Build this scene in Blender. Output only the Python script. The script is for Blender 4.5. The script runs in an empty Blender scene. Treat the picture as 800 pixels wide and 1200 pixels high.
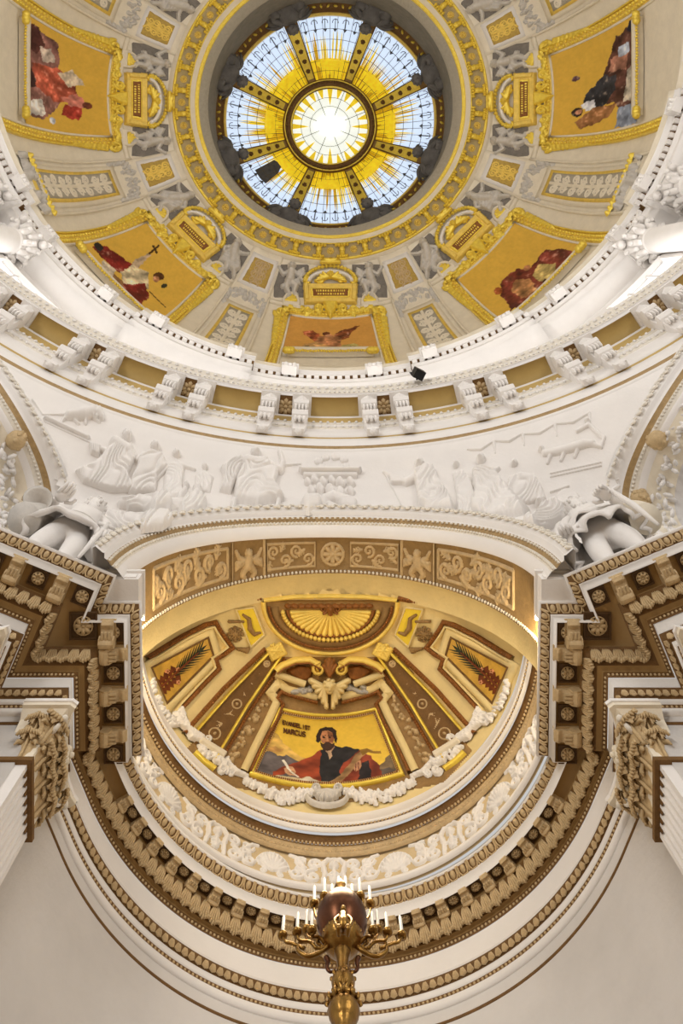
import bpy, bmesh, math, random
import numpy as np
from mathutils import Vector, Matrix
random.seed(7); rng=np.random.default_rng(7)
R_=math.radians; pi=math.pi
scene=bpy.context.scene; COL=scene.collection
# ------------------------------------------------------------------ camera: looking straight up from the floor, eye at z=0
FPX,XZ,YZ,CX,CY=1050.0,383.3,340.0,-0.22,13.0
FLOOR=-1.6
cd=bpy.data.cameras.new('camera'); cam=bpy.data.objects.new('camera',cd); COL.objects.link(cam)
cam.location=(CX,CY,0); cam.rotation_euler=(pi,0,0)
cd.sensor_fit='VERTICAL'; cd.sensor_width=24; cd.sensor_height=36; cd.lens=36*FPX/1200
cd.shift_x=(400-XZ)/1200; cd.shift_y=(YZ-600)/1200; cd.clip_end=500
scene.camera=cam
# ------------------------------------------------------------------ world, exposure
scene.view_settings.view_transform='Standard'; scene.view_settings.look='None'
scene.view_settings.exposure=0.22; scene.view_settings.gamma=1.0
scene.view_settings.use_curve_mapping=False
w=bpy.data.worlds.new('daylight'); scene.world=w; w.use_nodes=True
w.node_tree.nodes['Background'].inputs[0].default_value=(1.0,0.98,0.96,1); w.node_tree.nodes['Background'].inputs[1].default_value=0.5
def area(name,loc,target,size,power,color,sizey=None):
    l=bpy.data.lights.new(name,'AREA'); l.energy=power; l.color=color; l.size=size
    if sizey: l.shape='RECTANGLE'; l.size_y=sizey
    o=bpy.data.objects.new(name,l); COL.objects.link(o); o.location=loc
    d=Vector(target)-Vector(loc); o.rotation_euler=d.to_track_quat('-Z','Y').to_euler(); return o
def point(name,loc,power,color,rad=.25):
    l=bpy.data.lights.new(name,'POINT'); l.energy=power; l.color=color; l.shadow_soft_size=rad
    o=bpy.data.objects.new(name,l); COL.objects.link(o); o.location=loc; return o
# daylight coming through the eight drum windows
for k in range(8):
    a=R_(45*k)
    area('drum_window_daylight',(18.08*math.sin(a),18.08*math.cos(a),33.25),(0,0,39.0),2.9,740,(1.0,.98,.95),8.4)
# added unseen lights behind the viewer, brightening the lower zone as arm daylight
for sx_ in(-1,1):
    area('nave_fill_light',(sx_*15.0,-8.0,9.0),(0,19,16),6.0,2300 if sx_<0 else 1300,(1.0,.97,.93),10.0)
# ------------------------------------------------------------------ small maths helpers
def sm(x,a,b):
    t=np.clip((np.asarray(x,float)-a)/(b-a),0,1); return t*t*(3-2*t)
def lin(c):
    c=np.asarray(c,float)
    if c.max()>1.0: c=c/255.
    return np.where(c<=.04045,c/12.92,((c+.055)/1.055)**2.4)
def WP(px,py,H):
    s=FPX/H; return np.array([CX+(px-XZ)/s,CY+(py-YZ)/s,H])
def unit(v):
    v=np.asarray(v,float); return v/np.maximum(np.linalg.norm(v,axis=-1,keepdims=True),1e-9)
_ph=rng.uniform(0,6.28,(64,)); _kx=rng.normal(0,1,(64,)); _ky=rng.normal(0,1,(64,))
def noise2(x,y,f=1.0,o=0,n=10):
    r=0
    for i in range(n):
        j=(o*7+i*3)%64; r=r+np.sin(f*(x*_kx[j]+y*_ky[j])*1.7+_ph[(j+o*5)%64])
    return r/math.sqrt(n)/1.2
# ------------------------------------------------------------------ materials
MATS={}
def mat(name,col,rough=.6,metal=0.0,var=.06,scale=3.0,bump=.0,bscale=30.,emit=0.0,ecol=None,spec=.3,attr=None,dark=None):
    m=bpy.data.materials.new(name); m.use_nodes=True; nt=m.node_tree; b=nt.nodes['Principled BSDF']
    c=lin(col); 
    tc=nt.nodes.new('ShaderNodeTexCoord')
    if attr:
        at=nt.nodes.new('ShaderNodeVertexColor'); at.layer_name=attr; nt.links.new(at.outputs[0],b.inputs['Base Color'])
        if emit: 
            nt.links.new(at.outputs[0],b.inputs['Emission Color']); b.inputs['Emission Strength'].default_value=emit
    else:
        n=nt.nodes.new('ShaderNodeTexNoise'); n.inputs['Scale'].default_value=scale; n.inputs['Detail'].default_value=6; n.inputs['Roughness'].default_value=.65
        nt.links.new(tc.outputs['Object'],n.inputs['Vector'])
        r=nt.nodes.new('ShaderNodeValToRGB'); lo=c*(1-var*1.6); hi=np.minimum(c*(1+var),1)
        if dark is not None: lo=lin(dark)
        r.color_ramp.elements[0].position=.3; r.color_ramp.elements[1].position=.7
        r.color_ramp.elements[0].color=(*lo,1); r.color_ramp.elements[1].color=(*hi,1)
        nt.links.new(n.outputs['Fac'],r.inputs[0]); nt.links.new(r.outputs[0],b.inputs['Base Color'])
        if emit: 
            b.inputs['Emission Color'].default_value=(*lin(ecol if ecol is not None else col),1); b.inputs['Emission Strength'].default_value=emit
    b.inputs['Roughness'].default_value=rough; b.inputs['Metallic'].default_value=metal
    b.inputs['Specular IOR Level'].default_value=spec
    if bump:
        n2=nt.nodes.new('ShaderNodeTexNoise'); n2.inputs['Scale'].default_value=bscale; n2.inputs['Detail'].default_value=4
        nt.links.new(tc.outputs['Object'],n2.inputs['Vector'])
        bp=nt.nodes.new('ShaderNodeBump'); bp.inputs['Strength'].default_value=bump; bp.inputs['Distance'].default_value=.04
        nt.links.new(n2.outputs['Fac'],bp.inputs['Height']); nt.links.new(bp.outputs[0],b.inputs['Normal'])
    MATS[name]=m; return m
mat('white',(234,230,226),.6,var=.03,scale=.8,bump=.12,bscale=14)
mat('wallplaster',(212,208,204),.7,var=.06,scale=.5,bump=.2,bscale=9)
mat('cream',(232,222,202),.6,var=.05,scale=1.5,bump=.15,bscale=12)
mat('tan',(152,120,72),.6,var=.08,scale=2,bump=.15,bscale=12)  # cornice soffit shade is mixed into this tan
mat('soffitbrown',(150,122,80),.6,var=.12,scale=5,bump=.3,bscale=20)
mat('ochre',(190,162,100),.55,var=.06,scale=1.2,bump=.1,bscale=10)
mat('brown',(114,82,42),.6,var=.16,scale=6,bump=.4,bscale=22)  # ochre-brown ground, deepened with the shade of the recesses
mat('softcarve',(168,140,96),.5,var=.14,scale=8,bump=.3,bscale=25)
mat('carve',(198,172,130),.5,var=.12,scale=8,bump=.3,bscale=25)
mat('coffer',(82,58,30),.6,var=.15,scale=6,bump=.3,bscale=22)  # dark brown carries the shade inside the sunk coffers
mat('friezeground',(206,184,144),.6,var=.08,scale=3)
mat('amber',(206,162,68),.5,metal=.1,var=.18,scale=4)
mat('rosesoffit',(178,160,116),.7,var=.1,scale=5,bump=.3,bscale=24)
mat('rust',(140,88,38),.5,var=.2,scale=9,bump=.3,bscale=25)
mat('gold',(252,218,88),.33,metal=.4,var=.12,scale=4,bump=.25,bscale=18,spec=.5)
mat('oldgold',(186,156,78),.5,metal=.25,var=.15,scale=6,bump=.3,bscale=20)
mat('goldp',(240,208,104),.5,metal=.2,var=.1,scale=3,bump=.2,bscale=16)
mat('backgrey',(128,122,115),.8,var=.15,scale=3,bump=.2,bscale=12)
mat('carvewhite',(228,221,208),.55,var=.06,scale=8,bump=.25,bscale=25)
mat('stucco',(206,201,194),.7,var=.08,scale=4,bump=.25,bscale=16)
mat('grey',(172,167,160),.7,var=.12,scale=4,bump=.3,bscale=16)
mat('ocgrey',(132,126,116),.8,var=.12,scale=2,bump=.3,bscale=12)
mat('angelgrey',(108,105,102),.7,var=.2,scale=3,bump=.3,bscale=12)
mat('darkgrey',(84,82,80),.7,var=.2,scale=3,bump=.3,bscale=12)
mat('concrete',(176,168,152),.8,var=.08,scale=5,bump=.4,bscale=24)
mat('bronze',(150,112,54),.3,metal=.9,var=.25,scale=14,bump=.15,bscale=30,spec=.5)
mat('copper',(96,58,36),.3,metal=.85,var=.25,scale=10,spec=.5)
mat('wax',(240,236,226),.4,var=.03)
mat('conch',(228,206,148),.6,var=.06,scale=2,bump=.2,bscale=16)
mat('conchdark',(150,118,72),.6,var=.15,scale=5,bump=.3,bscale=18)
mat('yellow',(236,206,60),.5,var=.06,scale=3)
mat('palm',(40,46,26),.5,var=.3,scale=12)
mat('palmbrown',(110,52,22),.5,var=.3,scale=12)
mat('pinkflower',(214,150,110),.5,var=.1)
mat('letter',(92,44,14),.5,var=.1)
mat('black',(22,22,24),.5,var=.1)
mat('marblefloor',(166,140,110),.4,var=.25,scale=.4)
mat('paint',(200,160,60),.55,attr='Col',spec=.2)
mat('skyglass',(150,165,185),.2,emit=.8,ecol=(205,222,244),var=.03)
mat('yellowglass',(226,190,30),.25,emit=.5,ecol=(232,200,40),var=.25,scale=2)
mat('amberglass',(196,150,20),.25,emit=.42,ecol=(205,160,30),var=.25,scale=2)
mat('whiteglass',(250,248,240),.2,emit=.95,ecol=(250,248,240),var=.02)
mat('windowlight',(250,250,255),.3,emit=1.6,ecol=(250,252,255),var=.01)
mat('paleglass',(200,205,200),.2,emit=.72,ecol=(232,236,226),var=.05)
mat('leadline',(96,84,58),.5,var=.1)
# ------------------------------------------------------------------ object helpers
def link(o,parent=None):
    COL.objects.link(o)
    if parent is not None: o.parent=parent
    return o
def mesh(name,V,F,m,smooth=False,cols=None):
    me=bpy.data.meshes.new(name); V=np.asarray(V,float)
    if isinstance(F,np.ndarray):
        n=len(F); k=F.shape[1]
        me.vertices.add(len(V)); me.vertices.foreach_set('co',V.ravel())
        me.loops.add(n*k); me.loops.foreach_set('vertex_index',F.ravel().astype(np.int32))
        me.polygons.add(n); me.polygons.foreach_set('loop_start',np.arange(0,n*k,k,dtype=np.int32))
        me.update(calc_edges=True)
    else:
        me.from_pydata(V.tolist(),[],F)
    if smooth: me.polygons.foreach_set('use_smooth',[True]*len(me.polygons))
    if cols is not None:
        a=me.color_attributes.new('Col','FLOAT_COLOR','POINT'); a.data.foreach_set('color',np.c_[cols,np.ones(len(cols))].ravel())
    me.materials.append(MATS[m] if isinstance(m,str) else m); me.validate(); me.update(); return me
def obj(name,V,F,m,parent=None,smooth=False,cols=None,org=None):
    """world-coordinate vertices; parent roots carry only a location"""
    V=np.asarray(V,float).reshape(-1,3)
    if parent is not None:
        p=parent; off=np.zeros(3)
        while p is not None: off+=np.array(p.location); p=p.parent
        V=V-off
    o=bpy.data.objects.new(name,mesh(name,V,F,m,smooth,cols)); return link(o,parent)
def inst(name,me,parent,M):
    o=bpy.data.objects.new(name,me); link(o,parent)
    p=parent; off=Vector((0,0,0))
    while p is not None: off+=p.location; p=p.parent
    M=M.copy(); M.translation=M.translation-off; o.matrix_basis=M; return o
def tag(o,label=None,cat=None,group=None,kind=None):
    if label: o['label']=label
    if cat: o['category']=cat
    if group: o['group']=group
    if kind: o['kind']=kind
    return o
def empty(name,loc,label=None,cat=None,group=None,kind=None):
    o=bpy.data.objects.new(name,None); o.empty_display_size=.2; o.location=tuple(float(c) for c in loc); COL.objects.link(o)
    return tag(o,label,cat,group,kind)
def frame(pos,X,Y,Z,s=1.0):
    s=(s,s,s) if np.isscalar(s) else s
    M=Matrix.Identity(4)
    for i,(a,k) in enumerate(zip((X,Y,Z),s)):
        for j in range(3): M[j][i]=float(a[j])*k
    for j in range(3): M[j][3]=float(pos[j])
    return M
def grid_faces(nu,nv,closed=False):
    i=np.arange(nu if closed else nu-1); j=np.arange(nv-1)
    I,J=np.meshgrid(i,j,indexing='ij'); I2=(I+1)%nu
    return np.stack([I*nv+J,I2*nv+J,I2*nv+J+1,I*nv+J+1],-1).reshape(-1,4)
class MB:
    """collects pieces into one mesh"""
    def __init__(s): s.V=[];s.F=[];s.n=0
    def add(s,V,F):
        V=np.asarray(V,float).reshape(-1,3); s.V.append(V)
        s.F+= [[int(i)+s.n for i in f] for f in F]; s.n+=len(V); return s
    def put(s,VF,M):
        V,F=VF; A=np.array(M); return s.add(V@A[:3,:3].T+A[:3,3],F)
    def get(s): return np.vstack(s.V),s.F
    def obj(s,name,m,parent=None,smooth=False):
        V,F=s.get(); return obj(name,V,F,m,parent,smooth)
    def mesh(s,name,m,smooth=False):
        V,F=s.get(); return mesh(name,V,F,m,smooth)
# primitive pieces (V,F) in local coordinates
def p_box(x0,x1,y0,y1,z0,z1):
    V=[(x,y,z) for x in(x0,x1) for y in(y0,y1) for z in(z0,z1)]
    return np.array(V,float),[(0,1,3,2),(4,6,7,5),(0,4,5,1),(2,3,7,6),(0,2,6,4),(1,5,7,3)]
def p_lathe(prof,n=12,a0=0,a1=2*pi,axis='z'):
    """prof list of (r,z)"""
    prof=np.asarray(prof,float); closed=abs(a1-a0-2*pi)<1e-6
    an=np.linspace(a0,a1,n,endpoint=not closed)
    V=np.stack([np.outer(np.cos(an),prof[:,0]),np.outer(np.sin(an),prof[:,0]),np.tile(prof[:,1],(n,1))],-1).reshape(-1,3)
    return V,grid_faces(n,len(prof),closed).tolist()
def p_ball(rx,ry,rz,n=8,m=5,half=False):
    t=np.linspace(0 if half else -pi/2,pi/2,m)
    V,F=p_lathe(np.c_[np.cos(t),np.sin(t)],n); return V*np.array([rx,ry,rz]),F
def p_tube(P,r,n=6,cap=True):
    P=np.asarray(P,float); r=np.broadcast_to(np.asarray(r,float),(len(P),))
    T=unit(np.gradient(P,axis=0)); up=np.array([0,0,1.]) if abs(T[0][2])<.9 else np.array([1.,0,0])
    A=[];nrm=unit(np.cross(T[0],up))
    for t in T:
        nrm=unit(nrm-t*np.dot(nrm,t)); A.append(nrm)
    A=np.array(A); B=np.cross(T,A); an=np.linspace(0,2*pi,n,endpoint=False)
    V=P[:,None]+r[:,None,None]*(np.cos(an)[None,:,None]*A[:,None]+np.sin(an)[None,:,None]*B[:,None])
    m=len(P); F=[]
    for i in range(m-1):
        for j in range(n): F.append((i*n+j,i*n+(j+1)%n,(i+1)*n+(j+1)%n,(i+1)*n+j))
    if cap: F+= [tuple(range(n))[::-1],tuple(range((m-1)*n,m*n))]
    return V.reshape(-1,3),F
def p_prism(poly,z0,z1):
    n=len(poly); V=[(x,y,z0) for x,y in poly]+[(x,y,z1) for x,y in poly]
    F=[tuple(range(n))[::-1],tuple(range(n,2*n))]+[(i,(i+1)%n,n+(i+1)%n,n+i) for i in range(n)]
    return np.array(V,float),F
def catmull(P,n):
    P=np.asarray(P,float); Q=np.vstack([2*P[0]-P[1],P,2*P[-1]-P[-2]]); out=[]
    for i in range(1,len(Q)-2):
        t=np.linspace(0,1,n,endpoint=False)[:,None]; a,b,c,d=Q[i-1:i+3]
        out.append(.5*((2*b)+(c-a)*t+(2*a-5*b+4*c-d)*t**2+(3*b-a-3*c+d)*t**3))
    out.append(P[-1:]); return np.vstack(out)
# ------------------------------------------------------------------ swept mouldings in plan
class Path:
    """open or closed plan polyline; off(d) moves it away from the room (left of travel) by d*k per segment"""
    def __init__(s,P,k=None,closed=False):
        s.P=np.asarray(P,float); s.closed=closed; n=len(P); m=n if closed else n-1
        s.k=np.ones(m) if k is None else np.asarray(k,float); D=unit(np.roll(s.P,-1,0)-s.P)[:m]; s.D=D
        s.N=np.c_[-D[:,1],D[:,0]]
    def off(s,d):
        n=len(s.P); m=len(s.D); out=np.zeros((n,2))
        for i in range(n):
            a=(i-1)%m if (s.closed or i>0) else 0; b=i if i<m else m-1
            if not s.closed and i==0: a=b=0
            n1,n2=s.N[a],s.N[b]; d1,d2=d*s.k[a],d*s.k[b]
            det=n1[0]*n2[1]-n1[1]*n2[0]
            if abs(det)<.02: nn=unit(n1+n2); out[i]=s.P[i]+nn*(d1+d2)/2
            else: out[i]=s.P[i]+np.array([d1*n2[1]-d2*n1[1],n1[0]*d2-n2[0]*d1])/det
        return out
    def sweep(s,prof):
        G=[]
        for d,z in prof:
            q=s.off(d); G.append(np.c_[q,np.full(len(q),z)])
        G=np.stack(G,1); return G.reshape(-1,3),grid_faces(len(s.P),len(prof),s.closed)
def circ(R,n=180,cx=0,cy=0,a0=0,a1=360,closed=True):
    a=np.radians(np.linspace(a0,a1,n,endpoint=not closed)); # azimuth measured from +Y towards +X ; travel so that left = outward
    a=a  # increasing azimuth = clockwise from above -> left of travel points outward
    return Path(np.c_[cx+R*np.sin(a),cy+R*np.cos(a)],closed=closed)
def ringpt(R,az,H,cx=0,cy=0):
    a=R_(az); return np.array([cx+R*math.sin(a),cy+R*math.cos(a),H])
def ringframe(az):
    """T along increasing azimuth, N towards the axis, Z up"""
    a=R_(az); return np.array([math.cos(a),-math.sin(a),0]),np.array([-math.sin(a),-math.cos(a),0]),np.array([0,0,1.])
def ring(name,prof,m,parent=None,n=180,smooth=False,a0=0,a1=360,cx=0,cy=0):
    """prof list of (R,H)"""
    closed=abs(a1-a0)>=359.9; a=np.radians(np.linspace(a0,a1,n,endpoint=not closed)); prof=np.asarray(prof,float)
    V=np.stack([cx+np.outer(np.sin(a),prof[:,0]),cy+np.outer(np.cos(a),prof[:,0]),np.tile(prof[:,1],(n,1))],-1).reshape(-1,3)
    return obj(name,V,grid_faces(n,len(prof),closed),m,parent,smooth)
def along(P,step,closed=False,trim=0.0):
    """evenly spaced points + tangents on a polyline (N,2 or N,3)"""
    P=np.asarray(P,float)
    if closed: P=np.vstack([P,P[:1]])
    L=np.r_[0,np.cumsum(np.linalg.norm(np.diff(P,axis=0),axis=1))]; tot=L[-1]-2*trim
    if tot<=step*.4: return []
    n=max(1,int(round(tot/step))); ts=trim+(np.arange(n)+.5)*tot/n if not closed else np.arange(n)*tot/n
    out=[]
    for t in ts:
        i=min(np.searchsorted(L,t,side='right')-1,len(P)-2); f=(t-L[i])/max(L[i+1]-L[i],1e-9); out.append((P[i]*(1-f)+P[i+1]*f,unit(P[i+1]-P[i]),tot/n))
    return out
# ------------------------------------------------------------------ bas-relief: height fields laid on a surface
class Rel:
    """height painter on a (u,v) pixel-like canvas; strokes are merged with max"""
    def __init__(s,x0,x1,y0,y1,step):
        s.x=np.arange(x0,x1+step/2,step); s.y=np.arange(y0,y1+step/2,step); s.X,s.Y=np.meshgrid(s.x,s.y,indexing='ij'); s.h=np.zeros_like(s.X)
    def cap(s,x0,y0,r0,x1,y1,r1,a=1.0,base=0.0):
        dx,dy=x1-x0,y1-y0; L=dx*dx+dy*dy+1e-9
        t=np.clip(((s.X-x0)*dx+(s.Y-y0)*dy)/L,0,1); r=r0+(r1-r0)*t; d=np.hypot(s.X-x0-t*dx,s.Y-y0-t*dy)
        h=np.where(d<r,base+a*r*np.sqrt(np.clip(1-(d/r)**2,0,1)),0); s.h=np.maximum(s.h,h); return s
    def chain(s,pts,a=1.0,base=0.0):
        for p,q in zip(pts[:-1],pts[1:]): s.cap(*p,*q,a=a,base=base)
        return s
    def poly(s,pts,h=3.0,soft=3.0,fold=0.0,fdir=(1,0),freq=.8,base=0.0,swirl=0.0):
        P=np.asarray(pts,float); n=len(P); ins=np.zeros(s.X.shape,bool); d=np.full(s.X.shape,1e9)
        for i in range(n):
            x0,y0=P[i]; x1,y1=P[(i+1)%n]
            c=((y0>s.Y)!=(y1>s.Y)); xi=(x1-x0)*(s.Y-y0)/(y1-y0+1e-12)+x0; ins^=c&(s.X<xi)
            dx,dy=x1-x0,y1-y0; t=np.clip(((s.X-x0)*dx+(s.Y-y0)*dy)/(dx*dx+dy*dy+1e-9),0,1); d=np.minimum(d,np.hypot(s.X-x0-t*dx,s.Y-y0-t*dy))
        q=np.clip(d/soft,0,1); hh=base+h*np.sqrt(np.clip(1-(1-q)**2,0,1))
        if fold: 
            c=(s.X*fdir[0]+s.Y*fdir[1])*freq+swirl*noise2(s.X,s.Y,.06,3); hh=hh+fold*np.abs(np.sin(c))*q-fold*.4*q
        s.h=np.maximum(s.h,np.where(ins,hh,0)); return s
    def head(s,x,y,r,tx=0,ty=0,beard=False,a=1.15):
        s.cap(x,y,r,x+tx,y+ty,r*.85,a); s.cap(x+tx*.6+r*.1,y+ty*.6,r*.3,x+tx*1.2,y+ty*1.2,r*.25,1,base=r*1.0)
        if beard: s.cap(x+tx,y+ty,r*.6,x+tx*1.8,y+ty*1.8+r*.4,r*.35,1.2)
        for i in range(7):
            t=i*.9; s.cap(x-tx*.6+r*.75*math.cos(t),y-ty*.6-r*.1+r*.75*math.sin(t),r*.33,x-tx*.6+r*.75*math.cos(t),y-ty*.6-r*.1+r*.75*math.sin(t),r*.33,1,base=r*.35)
        return s
    def build(s,name,surf,m,parent,scale,thr=None,wob=0.0,smooth=True,keepall=False,cols=None):
        """surf(U,V)->(pos,normal) arrays ; scale = metres per height unit"""
        h=s.h.copy(); thr=.06*(s.x[1]-s.x[0]) if thr is None else thr
        if wob: h=np.where(h>thr,h+wob*noise2(s.X,s.Y,.35,5),h)
        pos,nor=surf(s.X,s.Y); 
        hm=h*scale
        if not keepall: hm=np.where(h>thr,hm,-.02)
        V=(pos+nor*hm[...,None]).reshape(-1,3); F=grid_faces(*s.X.shape)
        if not keepall:
            k=(h>thr).ravel(); F=F[k[F].any(1)]
            used=np.unique(F); mp=-np.ones(len(V),int); mp[used]=np.arange(len(used)); V=V[used]; F=mp[F]
            if len(F)==0: return None
        return obj(name,V,F,m,parent,smooth)
def scroll(rel,x,y,r,turn=1,a0=0.0,w=.18,a=1.0,n=14,base=0.0,loops=1.4):
    """spiral volute"""
    pts=[]
    for i in range(n+1):
        t=i/n; rr=r*(1-.82*t); an=a0+turn*t*loops*2*pi; pts.append((x+rr*math.cos(an),y+rr*math.sin(an),r*w*(1-.4*t)))
    return rel.chain(pts,a,base)
def leaf(rel,x,y,an,L,wd,a=1.0,base=0.0,lobes=4):
    """acanthus like leaf"""
    c,s_=math.cos(an),math.sin(an)
    rel.cap(x,y,wd*.3,x+c*L,y+s_*L,wd*.12,a,base)
    for i in range(lobes):
        t=(i+.3)/lobes; bx,by=x+c*L*t,y+s_*L*t; l=wd*(1-.55*t)
        for sg in(-1,1):
            q=an+sg*.85; rel.cap(bx,by,wd*.22,bx+math.cos(q)*l,by+math.sin(q)*l,wd*.13,a,base)
    return rel
# ================================================================== setting
def struct(name): return empty(name,(0,0,0),kind='structure')
# ---- floor
fl=ring('floor',[(0.01,FLOOR),(26,FLOOR)],'marblefloor',n=48); tag(fl,kind='structure')
# ---- main entablature path (pier fronts, jambs, apse)
YA,RA=19.57,3.87
c22,s22=math.cos(R_(22.5)),math.sin(R_(22.5))
P1=np.array([-3.85,17.91]); P0=P1+4.2*np.array([-c22,-s22]); P2=P1+.48*np.array([-s22,c22]); P3=np.array([-3.42,P2[1]]); P4=np.array([-3.38,21.0]); 
a5=math.acos((21.0-YA)/RA)  # azimuth of the arc ends
arc=[(RA*math.sin(a),YA+RA*math.cos(a)) for a in np.linspace(-a5,a5,73)]
mir=lambda p:(-p[0],p[1])
pts=[tuple(P0),tuple(P1),tuple(P2),tuple(P3),tuple(P4)]+arc+[mir(P4),mir(P3),mir(P2),mir(P1),mir(P0)]
nseg=len(pts)-1; kk=[1,1,1,1,.6]+[.6]*72+[.6,1,1,1,1]
ENT=Path(pts,kk)
ent=struct('trim_1')
def esweep(name,prof,m,smooth=False): 
    V,F=ENT.sweep(prof); return obj(name,V,F,m,ent,smooth)
HC=15.44
esweep('crown_moulding',[(.35,HC+.02),(0,HC+.02),(-.01,HC-.05),(.03,HC-.06)],'white')
esweep('egg_band',[(.03,HC-.06),(.07,HC-.12),(.13,HC-.2),(.15,HC-.23)],'brown')
esweep('corona',[(.15,HC-.23),(.15,HC-.25),(.17,HC-.25),(.17,HC-.46),(.2,HC-.48)],'white')
esweep('soffit',[(.2,HC-.48),(.22,HC-.42),(.60,HC-.42),(.60,HC-.52)],'tan')
esweep('leaf_moulding',[(.58,HC-.52),(.60,HC-.60),(.68,HC-.68),(.76,HC-.78),(.78,HC-.80)],'brown')
esweep('gilded_fillet',[(.78,HC-.80),(.86,HC-.81),(.86,HC-.86)],'tan')
esweep('bead_course',[(.86,HC-.86),(.89,HC-.87),(.90,HC-.93),(.92,HC-.94)],'brown')
esweep('frieze',[(.93,HC-.94),(.93,HC-1.46)],'white')
esweep('architrave_crown',[(.93,HC-1.45),(.83,HC-1.45),(.83,HC-1.49)],'white')
esweep('architrave_carving',[(.835,HC-1.49),(.87,HC-1.55),(.94,HC-1.65)],'brown')
esweep('fascia',[(.94,HC-1.65),(.94,HC-1.76),(.97,HC-1.77)],'white')
esweep('architrave_bead',[(.97,HC-1.77),(.98,HC-1.79),(1.0,HC-1.82)],'brown')
esweep('lower_fascia',[(1.0,HC-1.82),(1.0,HC-1.98),(1.05,HC-1.98)],'white')
V,F=ENT.sweep([(1.05,HC-1.98),(1.05,FLOOR)]); wl=obj('wall_apse',V,F,'wallplaster'); tag(wl,kind='structure')
V2,F2=ENT.sweep([(1.04,HC-2.20),(1.02,HC-2.21),(1.02,HC-2.24),(1.05,HC-2.25)]); obj('string_line',V2,F2,'brown',ent)
for sg in(-1,1):
    q=[(P0[0],P0[1]),(P1[0],P1[1]),(P2[0],P2[1]),(P3[0],P3[1]),(P3[0],19.4),(-9.5,19.4),(-9.5,14.5)]; V=[(x*(1 if sg<0 else -1),y,HC+.015) for x,y in q]; obj('cornice_ledge',V,[tuple(range(7))],'white',ent)
# ---- attic above the apse cornice: shell frieze, ledge, white band
att=struct('trim_2')
AZ=95.0
CONX=-.16; CONY=19.31; CONZ=17.1
def att_ring(name,prof,m,smooth=False,cy=CONY,a=90): return ring(name,prof,m,att,n=90,a0=-a,a1=a,cx=-.1,cy=cy,smooth=smooth)
att_ring('frieze_ground',[(3.95,HC),(3.86,HC+.05),(3.86,HC+.9)],'friezeground',cy=19.47)
att_ring('frieze_fillet',[(3.90,HC+.0),(3.83,HC+.02),(3.83,HC+.10),(3.87,HC+.12)],'white',cy=19.47)
att_ring('ledge_carving',[(3.86,HC+.80),(3.80,HC+.82),(3.80,HC+.86),(3.84,HC+.87),(3.84,HC+.93),(3.78,HC+1.02)],'carve',cy=19.42)
att_ring('ledge_cove',[(3.80,HC+1.0),(3.78,HC+1.06),(3.72,HC+1.12),(3.70,HC+1.12)],'brown',cy=19.38)  # brown paints the shadow under the projecting ledge
att_ring('ledge_white',[(3.71,HC+1.10),(3.68,HC+1.10),(3.68,HC+1.18),(3.66,HC+1.19)],'white',cy=19.31)
att_ring('ledge_bead',[(3.66,HC+1.19),(3.65,HC+1.23)],'brown',cy=19.31)
att_ring('ledge_edge',[(3.65,HC+1.22),(3.62,HC+1.23),(3.62,HC+1.28),(3.66,HC+1.30),(3.70,CONZ)],'white',cy=19.31)
# ---- conch (half dome) and the barrel in front of it
CA,CB,CC=3.74,3.74,2.52   # semi-axes
CYF=19.73
con=empty('ceiling_conch',(0,0,0),kind='structure')
def conch_pt(px,py,h=0.0):
    """pixel -> point on the conch ellipsoid, inward normal"""
    px=np.asarray(px,float); py=np.asarray(py,float)
    dx=(px-XZ)/FPX; dy=(py-YZ)/FPX; ox,oy,oz=CX-CONX,CY-CONY,-CONZ
    A=(dx/CA)**2+(dy/CB)**2+1/CC**2; B=ox*dx/CA**2+oy*dy/CB**2+oz/CC**2; C=(ox/CA)**2+(oy/CB)**2+(oz/CC)**2-1
    disc=np.maximum(B*B-A*C,0); t=(-B+np.sqrt(disc))/A
    P=np.stack([CX+dx*t,CY+dy*t,t],-1); 
    N=-unit(np.stack([(P[...,0]-CONX)/CA**2,(P[...,1]-CONY)/CB**2,(P[...,2]-CONZ)/CC**2],-1))
    return P+N*h,N
a=np.linspace(-pi/2,pi/2,61); e=np.linspace(0,pi/2,22)
A,Ee=np.meshgrid(a,e,indexing='ij')
V=np.stack([CONX+CA*np.sin(A)*np.cos(Ee),CONY+CB*np.cos(A)*np.cos(Ee),CONZ+CC*np.sin(Ee)],-1)
Fc=grid_faces(61,22); cc_=V.reshape(-1,3)[Fc].mean(1); Fc=Fc[cc_[:,1]>CYF-.08]
obj('conch_shell',V.reshape(-1,3),Fc,'conch',con,True)
ARX=-.10
def arch_pt(t,rho,Y,a=3.60,b=4.3,h0=HC):
    return np.stack([ARX+(a+.78*rho)*np.cos(t),np.broadcast_to(Y,np.shape(t)),h0+(b+rho)*np.sin(t)],-1)
tt=np.linspace(0,pi,73)
def arch_sweep(name,prof,m,parent,smooth=False,tt=tt):
    """prof: (rho, Yfun or value)"""
    G=[]
    for rho,Y in prof:
        P=arch_pt(tt,rho,0.0); P[:,1]=Y(P[:,0],P[:,2]) if callable(Y) else Y; G.append(P)
    G=np.stack(G,1); return obj(name,G.reshape(-1,3),grid_faces(len(tt),len(prof)),m,parent,smooth)
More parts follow.
